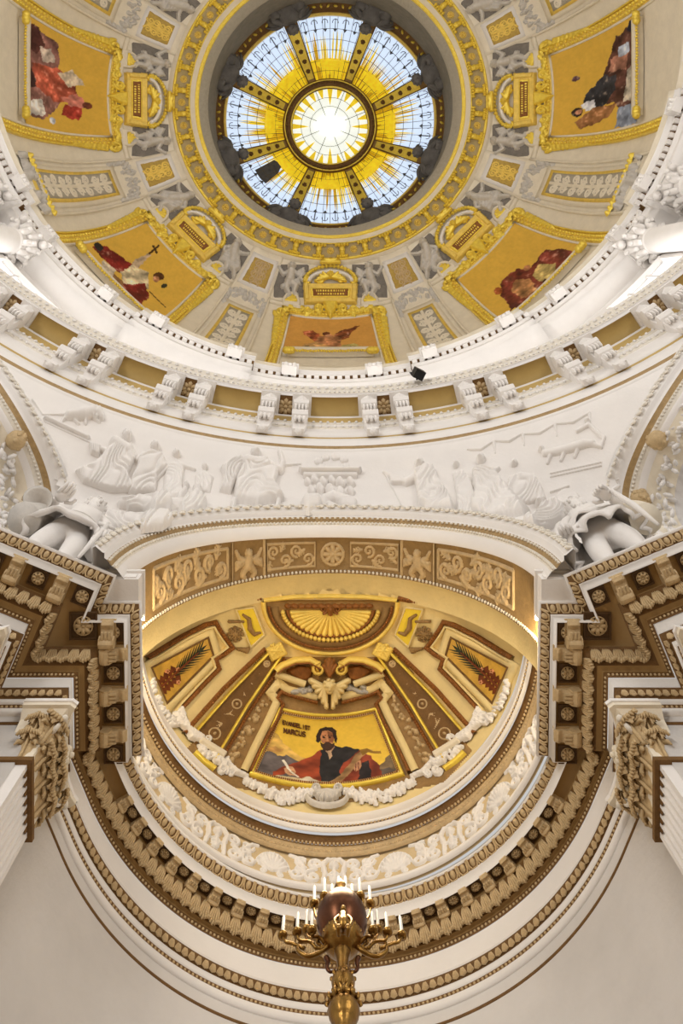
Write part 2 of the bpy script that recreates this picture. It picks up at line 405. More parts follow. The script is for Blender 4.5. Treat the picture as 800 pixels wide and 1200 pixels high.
# ---- pendentive wall
RCH=np.array([[10,18.05],[20.2,18.05],[20.8,18.0],[21.4,17.83],[22.0,17.55],[22.5,17.2],[22.74,17.09],[24,17.0]])
def pend_R(az,H):
    return np.interp(H,RCH[:,0],RCH[:,1])+1.25*sm(np.abs(az),12.2,14.1)*(1-sm(H,19.2,22.2))
def pend_Y(X,H,it=6):
    Y=np.sqrt(18.05**2-X**2)
    for _ in range(it):
        az=np.degrees(np.arctan2(X,Y)); Y=np.sqrt(pend_R(az,H)**2-X**2)
    return Y
def pend_pt(px,py):
    px=np.asarray(px,float); py=np.asarray(py,float); lo=np.full(px.shape,14.0); hi=np.full(px.shape,23.6)
    f=lambda H:(np.hypot(CX+(px-XZ)*H/FPX,CY+(py-YZ)*H/FPX)-pend_R(np.degrees(np.arctan2(CX+(px-XZ)*H/FPX,CY+(py-YZ)*H/FPX)),H))
    for _ in range(40):
        m=(lo+hi)/2; g=f(m)>0; hi=np.where(g,m,hi); lo=np.where(g,lo,m)
    H=(lo+hi)/2; P=np.stack([CX+(px-XZ)*H/FPX,CY+(py-YZ)*H/FPX,H],-1)
    az=np.arctan2(P[...,0],P[...,1]); dR=(pend_R(np.degrees(az),H+.05)-pend_R(np.degrees(az),H-.05))/.1
    N=unit(np.stack([-np.sin(az),-np.cos(az),dR],-1)); return P,N
pen=empty('wall_pendentive',(0,0,0),kind='structure')
az=np.radians(np.linspace(-52,52,313)); Hh=np.r_[np.linspace(HC-.3,20,44),np.linspace(20.1,22.74,24)]
A,Hg=np.meshgrid(az,Hh,indexing='ij'); Rg=pend_R(np.degrees(A),Hg)
V=np.stack([Rg*np.sin(A),Rg*np.cos(A),Hg],-1); Fq=grid_faces(313,68)
# openings: drop the faces inside the arches
cen=V.reshape(-1,3)[Fq].mean(1)
ins=(((cen[:,0]-ARX)/4.07)**2+((cen[:,2]-HC)/4.91)**2<1)&(cen[:,1]>0)
def main_pt(t,rho,dn,sg):
    """point on a main arch: its feet stand well behind the pier statues, the crown leans in with the pendentive"""
    t=np.asarray(t,float); up=np.maximum(t,0); T=-(8.75+rho)*np.cos(up); H=15.4+(5.45+rho)*np.sin(up)+np.minimum(t,0)*5.45; n=15.7+dn
    x=-.7071*T-.7071*n; y=-.7071*T+.7071*n; lam=1.24-.15*sm(t,.12,.85); P=np.stack([CX+(x-CX)*lam,CY+(y-CY)*lam,H*lam],-1)
    if sg>0: P[...,0]*=-1
    return P
for sg in(-1,1):
    cx_=cen[:,0]*(1 if sg<0 else -1); mu=(15.7-.7071*(-CX+CY))/(.7071*(-(cx_-CX)+(cen[:,1]-CY))); x_=CX+(cx_-CX)*mu; y_=CY+(cen[:,1]-CY)*mu; h_=cen[:,2]*mu; T=-.7071*x_-.7071*y_
    ins|=(mu>0)&(((T/8.65)**2+((h_-15.4)/5.35)**2<1)|((h_<15.4)&(T>-8.65)))&(T<8.65)&(cx_<0)
obj('pendentive_plaster',V.reshape(-1,3),Fq[~ins],'white',pen,True)
# ---- arch over the apse
arch=struct('trim_3')
yw=lambda dy:(lambda X,H:np.sqrt(18.05**2-X**2)+dy)
arch_sweep('archivolt_carving',[(.70,yw(1.1)),(.72,yw(-.10)),(.66,yw(-.14)),(.50,yw(-.06))],'white',arch)
arch_sweep('archivolt_fillet',[(.50,yw(-.06)),(.46,yw(-.06)),(.46,yw(.03)),(.40,yw(.05))],'white',arch)
arch_sweep('archivolt_cove',[(.40,yw(.05)),(.34,yw(.10)),(.30,yw(.14))],'softcarve',arch)
arch_sweep('archivolt_bead',[(.30,yw(.14)),(.26,yw(.14)),(.18,yw(.18))],'carvewhite',arch)
arch_sweep('archivolt_band',[(.18,yw(.18)),(.16,yw(.20)),(0,yw(.34)),(0,yw(.40))],'white',arch)
arch_sweep('soffit_ground',[(0,yw(.38)),(.06,yw(.42)),(.06,19.2),(0,19.24)],'soffitbrown',arch)
arch_sweep('soffit_band',[(0,19.24),(.05,19.26),(.02,19.74)],'conch',arch)
# ---- main arches left and right
def main_arch(name,sg):
    st=struct(name); t=np.r_[np.linspace(-.56,-.01,12),np.linspace(.0,pi*.36,70)]
    def swp(nm,prof,m):
        G=[main_pt(t,rho,dn,sg) for rho,dn in prof]
        G=np.stack(G,1); return obj(nm,G.reshape(-1,3),grid_faces(len(t),len(prof)),m,st)
    swp('archivolt_carving',[(.15,.5),(.15,-.05),(.09,-.12),(-.10,-.04)],'white')
    swp('archivolt_fillet',[(-.10,-.04),(-.14,-.04),(-.14,.03),(-.28,.06)],'white')
    swp('archivolt_cove',[(-.28,.06),(-.33,.14),(-.37,.15)],'softcarve')
    swp('archivolt_bead',[(-.37,.15),(-.40,.15),(-.48,.21),(-.5,.24)],'carvewhite')
    swp('archivolt_band',[(-.5,.24),(-.56,.26),(-.58,.36)],'white')
    swp('garland_ground',[(-.58,.36),(-.60,.40),(-.92,.75)],'cream')
    swp('soffit_band',[(-.92,.75),(-.95,.78),(-1.05,1.0),(-1.05,1.5),(-.95,1.55),(-.95,2.6),(-1.2,2.7),(-1.25,4.5)],'wallplaster')
    return st,t
MAL,_t=main_arch('trim_4',-1); MAR,_t=main_arch('trim_5',1)
# ---- drum cornice ring (with paired consoles)
dc=struct('trim_6')
def dring(nm,prof,m,smooth=False): return ring(nm,prof,m,dc,n=240,smooth=smooth)
dring('crown_top',[(18.4,26.95),(15.9,26.95),(15.9,26.86)],'white')
dring('crown_carving',[(15.9,26.86),(15.93,26.7),(16.0,26.62)],'carvewhite')
dring('crown_bead',[(16.0,26.62),(16.02,26.58),(16.05,26.42)],'carvewhite')
dring('corona',[(16.05,26.42),(16.10,26.42),(16.10,26.22),(16.14,26.20)],'white')
dring('soffit',[(16.14,26.20),(16.17,26.26),(16.72,26.26),(16.74,26.1)],'ochre')
dring('soffit_fillet',[(16.74,26.1),(16.68,26.08),(16.68,26.02),(16.72,26.0)],'white')
dring('cove',[(16.72,26.0),(16.76,25.9),(16.80,25.6)],'ochre')
dring('bead_course',[(16.80,25.6),(16.78,25.58),(16.78,25.3),(16.81,25.28)],'carvewhite')
dring('groove',[(16.81,25.28),(16.81,24.9)],'white')
dring('lower_bead_course',[(16.81,24.9),(16.79,24.88),(16.79,24.6),(16.82,24.58)],'carvewhite')
dring('fascia',[(16.82,24.58),(16.84,24.1),(16.84,23.75),(16.9,23.7)],'white')
dring('groove_line',[(16.9,23.7),(16.93,23.66),(16.93,23.5)],'ochre')
dring('architrave',[(16.93,23.5),(16.90,23.48),(16.94,23.2),(17.0,22.98)],'white')
dring('lower_line',[(17.0,22.98),(17.03,22.95),(17.05,22.84)],'softcarve')
dring('lower_fillet',[(17.05,22.84),(17.08,22.72),(17.2,22.68)],'white')
# ---- drum wall and dome cornice
dw=ring('wall_drum',[(18.3,26.9),(18.3,40.2)],'white',n=160); tag(dw,kind='structure')
bc=struct('trim_7')
_ba=[]
for k in range(8):
    for a_,o_ in [(x,.0) for x in np.linspace(-12.5,12.5,12)]+[(x,-.3) for x in np.linspace(12.5,32.5,12)]: _ba.append((45.*k+a_,o_))
_ba=np.array(_ba)
def bring(nm,prof,m):
    prof=np.asarray(prof,float); a=np.radians(_ba[:,0]); Rr=prof[None,:,0]+np.where(prof[None,:,0]<17.6,_ba[:,1:2],0)
    V=np.stack([Rr*np.sin(a)[:,None],Rr*np.cos(a)[:,None],np.tile(prof[:,1],(len(a),1))],-1).reshape(-1,3)
    return obj(nm,V,grid_faces(len(a),len(prof),True),m,bc)
bring('cornice_top',[(18.8,42.75),(16.75,42.75),(16.7,42.6)],'white')
bring('cornice_cyma',[(16.7,42.6),(16.73,42.45),(16.8,42.25),(16.80,42.1)],'cream')
bring('corona',[(16.80,42.1),(16.86,42.08),(16.86,41.75),(17.0,41.7)],'white')
bring('dentil_ground',[(17.0,41.7),(17.14,41.6),(17.14,41.25)],'brown')
bring('frieze',[(17.14,41.25),(17.1,41.2),(17.12,41.05),(17.25,41.0),(17.25,40.75),(17.2,40.7),(17.24,40.5),(17.45,40.45),(17.45,40.0),(18.35,39.95)],'white')
# ---- dome shell
DP=catmull([(18.3,42.5),(18.62,47),(18.27,52.4),(17.05,56.8),(15.0,60.0),(13.05,61.55),(11.05,62.25)],12)
DM=np.r_[0,np.cumsum(np.linalg.norm(np.diff(DP,axis=0),axis=1))]; DL=DM[-1]
def dome_rz(m):
    return np.interp(m,DM,DP[:,0]),np.interp(m,DM,DP[:,1])
def m_of_H(H): return float(np.interp(H,DP[:,1],DM))
def dome_pt(az,m,h=0.0):
    """az degrees, m metres along the meridian, h inward"""
    az=np.radians(np.asarray(az,float)); m=np.asarray(m,float); r,z=dome_rz(m); r1,z1=dome_rz(m+.2); r0,z0=dome_rz(m-.2)
    tr_,tz=r1-r0,z1-z0; L=np.hypot(tr_,tz); nr_,nz=-tz/L,tr_/L   # inward normal (towards axis, down)
    P=np.stack([r*np.sin(az),r*np.cos(az),z],-1); N=np.stack([nr_*np.sin(az),nr_*np.cos(az),nz],-1)
    return P+N*np.asarray(h)[...,None] if np.ndim(h) else P+N*h,N
dome=empty('ceiling_dome',(0,0,0),kind='structure')
ring('dome_shell',DP,'cream',dome,n=192,smooth=True)
# ---- rose ring, oculus drum
oc=struct('trim_8')
def oring(nm,prof,m,smooth=False): return ring(nm,prof,m,oc,n=192,smooth=smooth)
oring('outer_fillet',[(11.35,62.2),(11.05,61.95),(10.95,61.95)],'cream')
oring('outer_gilt_line',[(10.95,61.95),(10.9,61.85),(10.78,61.85),(10.75,62.0)],'gold')
oring('rose_soffit',[(10.75,62.0),(9.82,62.1)],'rosesoffit')
oring('inner_gilt_line',[(9.82,62.1),(9.80,61.98),(9.74,61.98),(9.72,62.1)],'gold')
oring('inner_fascia',[(9.72,62.1),(9.42,62.35)],'cream')
oring('gilt_line',[(9.42,62.35),(9.38,62.28),(9.32,62.3),(9.28,62.4),(9.24,62.34),(9.18,62.36),(9.16,62.5)],'gold')
oring('inner_band',[(9.16,62.5),(8.66,62.95),(8.62,63.2)],'concrete')
oring('oculus_wall',[(8.62,63.2),(8.60,67.3)],'ocgrey')
oring('glass_kerb',[(8.60,67.3),(8.45,67.5),(8.35,67.5),(8.3,67.9),(8.1,68.0)],'brown')
oring('glass_gilt_ring',[(8.1,68.0),(8.05,67.92),(7.95,67.95),(7.92,68.3)],'goldp')
# ================================================================== dome decoration
S0=17.5
RR=DP[::-1,0]; MM=DM[::-1]
def mR(R): return np.interp(R,DP[40:,0][::-1],DM[40:][::-1])
DSH=np.argmax(DP[:,0])
def mR(R): return np.interp(R,DP[DSH:,0][::-1],DM[DSH:][::-1])
def bay_surf(az0):
    def f(U,V,h=0.0):
        U=np.asarray(U,float); V=np.asarray(V,float)
        R=np.hypot(U,V)/S0; az=az0+np.degrees(np.arctan2(U,V)); return dome_pt(az,mR(R),h)
    return f
def bay_strip(name,az0,path,prof,m,parent,closed=False,smooth=False):
    """sweep a small profile (offset px, height m) along a canvas polyline (u,r)"""
    f=bay_surf(az0); pl=Path(path,closed=closed); G=[]
    for d,h in prof:
        q=pl.off(d); P,_=f(q[:,0],q[:,1],h); G.append(P)
    G=np.stack(G,1); return obj(name,G.reshape(-1,3),grid_faces(len(path),len(prof),closed),m,parent,smooth)
def dome_patch(name,a0,a1,m0,m1,h,m,parent,na=8,nm=8,az=0,sides=True):
    """raised panel between azimuths and meridian lengths"""
    A,M_=np.meshgrid(np.linspace(a0,a1,na),np.linspace(m0,m1,nm),indexing='ij')
    hh=np.full(A.shape,h)
    if sides:
        A=np.pad(A,1,mode='edge'); M_=np.pad(M_,1,mode='edge'); hh=np.pad(hh,1,constant_values=-.05); na+=2; nm+=2
    P,_=dome_pt(az+A,M_,hh); return obj(name,P.reshape(-1,3),grid_faces(na,nm),m,parent)
# ---- painted pictures -------------------------------------------------------
def vnoise(nu,nv,f,seed):
    r=np.random.default_rng(seed); g=r.random((int(f)+3,int(f)+3)); u=np.linspace(0,f,nu)[:,None]; v=np.linspace(0,f,nv)[None,:]
    i=np.floor(u).astype(int); j=np.floor(v).astype(int); a=u-i; b=v-j; a=a*a*(3-2*a); b=b*b*(3-2*b)
    return (g[i,j]*(1-a)+g[i+1,j]*a)*(1-b)+(g[i,j+1]*(1-a)+g[i+1,j+1]*a)*b
class Pic:
    def __init__(s,nu,nv,base,seed=1,var=.12):
        s.fm=np.zeros((nu,nv),bool)
        s.u,s.v=np.meshgrid(np.linspace(0,1,nu),np.linspace(0,1,nv),indexing='ij'); s.seed=seed; s.nu,s.nv=nu,nv
        n=vnoise(nu,nv,9,seed)*.5+vnoise(nu,nv,40,seed+1)*.5+rng.random((nu,nv))*.25-.6
        s.c=lin(base)[None,None,:]*(1+var*2*n[...,None])
        s.jx=(vnoise(nu,nv,24,seed+2)-.5)*.03; s.jy=(vnoise(nu,nv,24,seed+3)-.5)*.03
    def mask(s,pts,jit=1.0):
        P=np.asarray(pts,float); X=s.u+s.jx*jit; Y=s.v+s.jy*jit; ins=np.zeros(X.shape,bool)
        for i in range(len(P)):
            x0,y0=P[i]; x1,y1=P[(i+1)%len(P)]; c=((y0>Y)!=(y1>Y)); ins^=c&(X<(x1-x0)*(Y-y0)/(y1-y0+1e-12)+x0)
        return ins
    def poly(s,pts,col,var=.25,jit=1.0,fold=0,fd=(1,.3),light=None):
        k=s.mask(pts,jit); n=(vnoise(s.nu,s.nv,18,s.seed+len(pts))-.5)*2*var
        if fold: n=n+.35*np.sin((s.u*fd[0]+s.v*fd[1])*fold+3*vnoise(s.nu,s.nv,6,s.seed+9))
        c=lin(col)*(1+np.clip(n,-.75,1.2)[...,None]); s.c=np.where(k[...,None],c,s.c); s.fm|=k; return s
    def ell(s,x,y,rx,ry,col,var=.2,rot=0):
        t=np.linspace(0,2*pi,20,endpoint=False); cx,cy=rx*np.cos(t),ry*np.sin(t); c,sn=math.cos(rot),math.sin(rot)
        return s.poly(np.c_[x+c*cx-sn*cy,y+sn*cx+c*cy],col,var,.5)
    def line(s,pts,w,col,var=.15,asp=1.0):
        P=np.asarray(pts,float); d=np.full(s.u.shape,9.)
        for i in range(len(P)-1):
            x0,y0=P[i]; x1,y1=P[i+1]; dx,dy=x1-x0,(y1-y0)*asp; X=s.u-x0; Y=(s.v-y0)*asp
            t=np.clip((X*dx+Y*dy)/(dx*dx+dy*dy+1e-9),0,1); d=np.minimum(d,np.hypot(X-t*dx,Y-t*dy))
        k=d<w; n=(vnoise(s.nu,s.nv,20,s.seed+5)-.5)*2*var; s.c=np.where(k[...,None],lin(col)*(1+n[...,None]),s.c); return s
    def grit(s,f1=20,f2=50,a1=.7,a2=.55):
        n=1+a1*(vnoise(s.nu,s.nv,f1,s.seed+31)-.5)+a2*(vnoise(s.nu,s.nv,f2,s.seed+32)-.5); k=s.fm[...,None]; hl=np.clip(n-1.25,0,1)[...,None]*1.2; s.c=np.where(k,s.c*n[...,None]*(1)+hl*np.array([.75,.6,.45]),s.c); return s
    def build(s,name,P,parent):
        return obj(name,P.reshape(-1,3),grid_faces(s.nu,s.nv),'paint',parent,False,np.clip(s.c,0,1).reshape(-1,3))
M_IN=float(mR(15.0)); M_OUT=m_of_H(51.6)
def dome_pic(kind):
    p=Pic(130,110,(226,182,76) if kind not in(0,) else (214,158,78),seed=10+kind,var=.10)
    # u 0..1 left to right, v 0 = towards the lantern, 1 = towards the cornice
    if kind==0:   # angel with spread wings over rocks
        p.poly([(.17,.35),(.3,.30),(.42,.45),(.45,.6),(.35,.62),(.22,.45)],(160,84,50),fold=40)
        p.poly([(.86,.18),(.72,.25),(.6,.3),(.53,.4),(.6,.55),(.7,.5),(.75,.35)],(128,70,40),fold=50,fd=(.4,1))
        p.poly([(.36,.45),(.5,.38),(.62,.5),(.6,.75),(.4,.78),(.33,.6)],(190,130,86),fold=30)
        p.ell(.45,.37,.045,.05,(110,60,36)); p.ell(.47,.42,.03,.035,(205,150,110))
        p.poly([(.2,.7),(.35,.6),(.5,.72),(.45,.95),(.2,.95)],(196,150,92),fold=30); p.poly([(.12,.85),(.25,.72),(.36,.86),(.3,1),(.1,1)],(110,92,50))
        p.poly([(.55,.85),(.62,.68),(.75,.66),(.85,.8),(.86,.97),(.55,.97)],(176,160,96)); p.poly([(.64,.85),(.72,.72),(.8,.85),(.7,.95)],(90,84,56))
    elif kind==-1: # saint raising a cross, red cloak
        p.line([(.32,.05),(.35,.22)],.012,(70,44,24)); p.line([(.29,.1),(.38,.12)],.012,(70,44,24))
        p.poly([(.33,.2),(.38,.2),(.42,.45),(.36,.5),(.32,.35)],(206,180,150))
        p.poly([(.04,.62),(.2,.5),(.38,.45),(.45,.62),(.35,.72),(.2,.74),(.05,.78)],(122,30,28),fold=24); p.ell(.06,.68,.05,.06,(40,34,36))
        p.poly([(.36,.46),(.52,.36),(.66,.5),(.66,.72),(.5,.78),(.38,.66)],(214,196,160),fold=34); p.ell(.62,.31,.055,.06,(96,58,30)); p.ell(.63,.36,.035,.04,(190,130,90))
        p.poly([(.6,.5),(.74,.62),(.78,.85),(.62,1),(.48,.9),(.52,.74)],(126,34,30),fold=26); p.poly([(.36,.78),(.5,.76),(.6,.9),(.52,1),(.38,.98)],(140,100,60))
        p.poly([(.2,.76),(.36,.7),(.42,.95),(.3,.9)],(206,190,168)); p.line([(.7,.56),(.93,.6)],.008,(90,60,30)); p.ell(.74,.36,.03,.04,(60,60,44)); p.ell(.7,.95,.07,.05,(220,206,180))
    elif kind==-2: # figure in pink and white swirling robes
        p.poly([(.05,.95),(.1,.55),(.3,.5),(.5,.62),(.7,.5),(.9,.7),(.92,.98)],(150,104,96),fold=30)
        p.poly([(.35,.5),(.45,.32),(.62,.3),(.7,.55),(.6,.8),(.4,.85)],(186,92,70),fold=24); p.poly([(.3,.36),(.44,.22),(.5,.4),(.4,.52)],(226,206,180))
        p.poly([(.55,.3),(.68,.18),(.72,.36),(.64,.5)],(206,128,112)); p.ell(.66,.2,.04,.05,(120,64,48)); p.poly([(.7,.25),(.85,.3),(.82,.5),(.7,.45)],(176,64,52))
        p.poly([(.05,.8),(.18,.7),(.3,.8),(.25,1),(.05,1)],(90,50,48)); p.poly([(.72,.72),(.86,.7),(.9,.95),(.76,1)],(222,214,206),fold=30); p.poly([(.45,.85),(.6,.78),(.68,1),(.4,1)],(66,40,44))
        p.poly([(.18,.62),(.3,.56),(.34,.72),(.22,.76)],(208,190,176)); p.ell(.9,.62,.03,.04,(210,214,226))
    elif kind==1: # group in brown red robes
        p.poly([(.2,.5),(.34,.34),(.52,.36),(.62,.5),(.85,.48),(.93,.72),(.9,.98),(.3,1),(.12,.9)],(124,56,44),fold=26)
        p.poly([(.3,.55),(.42,.45),(.5,.6),(.44,.82),(.3,.8)],(196,140,90),fold=28); p.poly([(.55,.6),(.68,.55),(.75,.75),(.62,.92),(.52,.8)],(206,180,112),fold=24)
        p.ell(.22,.42,.045,.055,(170,90,46)); p.ell(.78,.55,.06,.06,(150,70,58)); p.poly([(.1,.8),(.22,.72),(.26,.98),(.06,1)],(104,46,46)); p.poly([(.42,.84),(.56,.8),(.56,1),(.42,1)],(84,40,40))
        p.ell(.4,.4,.04,.05,(116,60,46)); p.ell(.6,.46,.035,.045,(186,126,86))
    else: # dark robed figure reading, rocks
        p.poly([(.06,.98),(.1,.7),(.3,.58),(.45,.5),(.7,.46),(.72,.66),(.9,.8),(.85,1)],(96,62,54),fold=26)
        p.poly([(.42,.5),(.55,.32),(.72,.3),(.76,.5),(.6,.66),(.46,.66)],(54,54,60),fold=20); p.ell(.74,.24,.055,.06,(52,40,38)); p.ell(.74,.26,.03,.035,(196,140,110)); p.poly([(.66,.28),(.74,.32),(.72,.44),(.64,.42)],(216,216,224))
        p.poly([(.72,.4),(.86,.22),(.95,.3),(.86,.6),(.74,.7)],(150,104,66),fold=20); p.poly([(.28,.62),(.4,.58),(.44,.8),(.3,.84)],(176,124,104),fold=26); p.poly([(.2,.72),(.3,.7),(.3,.86),(.2,.86)],(190,200,220))
        p.poly([(.44,.82),(.74,.78),(.78,1),(.4,1)],(196,186,170),fold=40); p.poly([(.8,.72),(.98,.7),(1,1),(.8,1)],(140,150,170)); p.poly([(.04,.9),(.1,.84),(.16,1),(.02,1)],(40,38,56)); p.ell(.36,.22,.025,.04,(90,60,70))
        p.c=p.c[::-1].copy(); p.fm=p.fm[::-1].copy()
    return p
NAMES={0:'winged angel above rocks',-1:'figure in a red cloak lifting a cross',-2:'figure in swirling pink and white robes',1:'group in russet robes with a cream bundle',2:'dark hooded reader among brown robes'}
SHORT={0:'winged angel mosaic',-1:'cross-bearer mosaic',-2:'pink robes mosaic',1:'russet group mosaic',2:'hooded reader mosaic'}
piece_ball=p_ball(1,1,1,7,5)
FRAMEH=.12
def bay_frame_path(a,m0,m1,n=10):
    """canvas-free closed loop in (az,m)"""
    A=np.r_[np.linspace(-a,a,n),np.full(n,a),np.linspace(a,-a,n),np.full(n,-a)]; M_=np.r_[np.full(n,m1),np.linspace(m1,m0,n),np.full(n,m0),np.linspace(m0,m1,n)]; return A,M_
def am_frame(name,az0,a_in,a_out,mi1,mo1,m0,h,m,parent,n=14):
    """three-sided picture frame (two sides and the top) between inner and outer outlines"""
    def line(a,m1):
        return np.r_[np.full(n,-a),np.linspace(-a,a,n),np.full(n,a)],np.r_[np.linspace(m0,m1,n),np.full(n,m1),np.linspace(m1,m0,n)]
    G=[]
    ai,mi=line(a_in,mi1); ao,mo=line(a_out,mo1)
    for f,hh in ((0,0.0),(0.02,h),(.15,h*1.25),(.85,h*1.25),(.98,h),(1,0)):
        P,_=dome_pt(az0+ai+(ao-ai)*f,mi+(mo-mi)*f,hh); G.append(P)
    G=np.stack(G,1); return obj(name,G.reshape(-1,3),grid_faces(3*n,6),m,parent)
def place_on_dome(az,R,size,twist=0.0,h=0.0):
    P,N=dome_pt(np.array(az),np.array(float(mR(R))),h); P2,_=dome_pt(np.array(az),np.array(float(mR(R))-.1),h)
    D=unit(P2-P); T=np.cross(D,N); 
    c,s=math.cos(twist),math.sin(twist); return frame(P,T*c+D*s,D*c-T*s,N,size)
# ---- stucco figures (grey): canvas designs in px about their own centre, up = -y
def putto(rel,f=1,pose=0):
    if pose==0:
        rel.head(0,-15,4.6,f*1,0); rel.cap(0,-9,4.5,f*2,2,5.5,1); rel.chain([(f*2,3,4.2),(f*-5,9,3.6),(f*-3,18,2.4),(f*-7,20,2)],1); rel.chain([(f*4,3,4.2),(f*6,12,3.4),(f*2,20,2.3),(f*5,22,2)],1)
        rel.chain([(f*3,-9,2.6),(f*10,-5,2.3),(f*14,-12,1.9),(f*15,-14,2.2)],1); rel.chain([(f*-3,-9,2.6),(f*-9,-3,2.2),(f*-13,2,1.9)],1)
        rel.poly([(f*-4,-8),(f*-15,-14),(f*-17,-4),(f*-9,2)],2.2,2,.8,(1,.4),1.2)
        rel.poly([(f*-9,-1),(f*3,4),(f*13,8),(f*12,13),(f*0,9),(f*-12,8)],2.6,2,1,(.3,1),1.4)
    else:
        rel.head(f*-6,-14,4.4,f*1.2,.4,True); rel.chain([(f*-5,-9,5),(f*0,-1,6.5),(f*6,6,6)],1); rel.poly([(f*-8,-8),(f*6,-6),(f*20,6),(f*18,16),(f*4,14),(f*-6,18),(f*-10,6)],3.6,3,1.4,(.5,1),.75)
        rel.chain([(f*-7,-6,2.6),(f*-13,1,2.3),(f*-8,7,1.9)],1); rel.chain([(f*0,-6,2.7),(f*8,-9,2.2),(f*13,-14,1.9)],1); rel.chain([(f*6,8,4),(f*15,12,3),(f*22,18,2.2)],1); rel.chain([(f*2,10,4),(f*8,18,3),(f*3,24,2.2)],1)
    return rel
def cartouche(az0,label,k):
    f=bay_surf(az0); c0,_=f(0.,225.); root=empty('inscription_cartouche',c0,label,'cartouche','gilded inscription cartouches round the dome')
    sf=lambda h0:(lambda U,V:f(U,V,h0))
    # tablet with raised rim
    r=Rel(-34,34,219,246,.8); r.poly([(-33,221),(33,221),(31,245),(-31,245)],6,1.2); r.build('backboard',sf(.02),'goldp',root,.06)
    r=Rel(-28,28,226,242,.8); r.poly([(-25,228),(25,228),(23.5,240),(-23.5,240)],5,.9); r.build('tablet_frame',sf(.16),'gold',root,.06)
    r=Rel(-24,24,228,241,.8); r.poly([(-22,229.5),(22,229.5),(21,238.8),(-21,238.8)],3,.6); tb=r.build('tablet',sf(.36),'rust',root,.05)
    rr=Rel(-21,21,230,239,.5)
    for row in range(2):
        x=-18+row*2
        while x<17: 
            w_=random.uniform(1.2,2.6); rr.poly([(x,231.3+row*4),(x+w_,231.3+row*4),(x+w_,233.6+row*4),(x,233.6+row*4)],1,.2); x+=w_+.9
    rr.build('inscription_strokes',sf(.5),'gold',tb,.02,smooth=False)
    for s in(-1,1):
        r=Rel(min(s*24,s*34),max(s*24,s*34),219,247,.8); r.poly([(s*26,222),(s*33,221.5),(s*31,244),(s*25,242)],5,1.4,1.2,(.2,1),1.3)
        r.build('side_pilaster',sf(.24),'goldp',root,.05)
    # arched pediment
    r=Rel(-30,30,198,222,.8); r.chain([(-26*math.cos(t),219-13*math.sin(t),2.4) for t in np.linspace(.15,pi-.15,16)],1.6,2); r.build('arched_pediment',sf(.1),'white',root,.06)
    r=Rel(-36,36,192,222,.7)
    for t in np.linspace(.02,pi-.02,21): 
        x,y=-31*math.cos(t),218-19*math.sin(t); r.cap(x,y,2.1,x,y,2.1,1.2,.5)
    for s in(-1,1): scroll(r,s*29,216,5,s,pi/2,.3,1.2)
    r.build('bead_swag',sf(.2),'gold',root,.07)
    # winged head
    r=Rel(-24,24,203,224,.7); r.head(0,211,4.4,0,1.2); 
    for s in(-1,1):
        for q in range(4): r.cap(s*3,214,2.2,s*(9+q*3),208+q*3.4,1.8,1.2,.6)
        scroll(r,s*13,217,4.5,-s,0,.3,1.2)
    r.build('winged_head',sf(.3),'gold',root,.075)
    # crest palmette reaching the rose ring
    r=Rel(-13,13,178,202,.7)
    for q in np.linspace(-1.35,1.35,9): r.cap(0,197,2,11*math.sin(q),197-14*math.cos(q)+abs(q)*2,2.1,1.2)
    r.head(0,191,3.6,0,1); r.build('crest',sf(.5),'gold',root,.1)
    # lower pendant and foliage along the picture frame
    r=Rel(-58,58,240,266,.7); r.poly([(-9,243),(9,243),(6,254),(0,263),(-6,254)],4,3)
    for q in np.linspace(-1.2,1.2,7): r.cap(0,251,2,8*math.sin(q),251-8*math.cos(q),1.8,1.3)
    for s in(-1,1):
        scroll(r,s*15,251,6,s,pi/2,.28,1.3); scroll(r,s*27,253,5,-s,0,.28,1.3); 
        for q in range(7): leaf(r,s*(20+q*5),254.5-q*.6+2*math.sin(q*2.1),random.uniform(-.8,.8)+(0 if s>0 else pi),6,3.4,1.1,0,3)
    r.build('foliage',sf(.18),'gold',root,.07)
    for s in(-1,1):   # flanking half arches
        r=Rel(min(s*36,s*58),max(s*36,s*58),226,250,.8); r.chain([(s*(47+9*math.cos(t)),243-11*math.sin(t),1.6) for t in np.linspace(0,pi,12)],1.5,1); r.poly([(s*36,243),(s*58,241),(s*57,247),(s*37,248.5)],3,1.2)
        r.build('flanking_arch',sf(.05),'cream',root,.06)
        r=Rel(min(s*38,s*57),max(s*38,s*57),230,246,.8)
        for q in np.linspace(.3,pi-.3,6): r.cap(s*47,242,1.6,s*47+7*math.cos(q),242-8*math.sin(q),1.5,1.3)
        r.build('shell_fill',sf(.08),'gold',root,.05)
        # pendants hanging beside the picture
        r=Rel(min(s*52,s*72),max(s*52,s*72),246,296,.8); scroll(r,s*60,254,6,s,pi,.3,1.2)
        for q in range(8): 
            x,y=s*(62+q*.35),261+q*3.6
            for z in(-1,0,1): r.cap(x+z*(2.6-q*.25),y,1.7,x+z*(2.6-q*.25),y+1,1.5,1.3)
        r.build('hanging_drop',sf(.1),'gold',root,.07)
    return root
KEYS=[-2,-1,0,1,2]
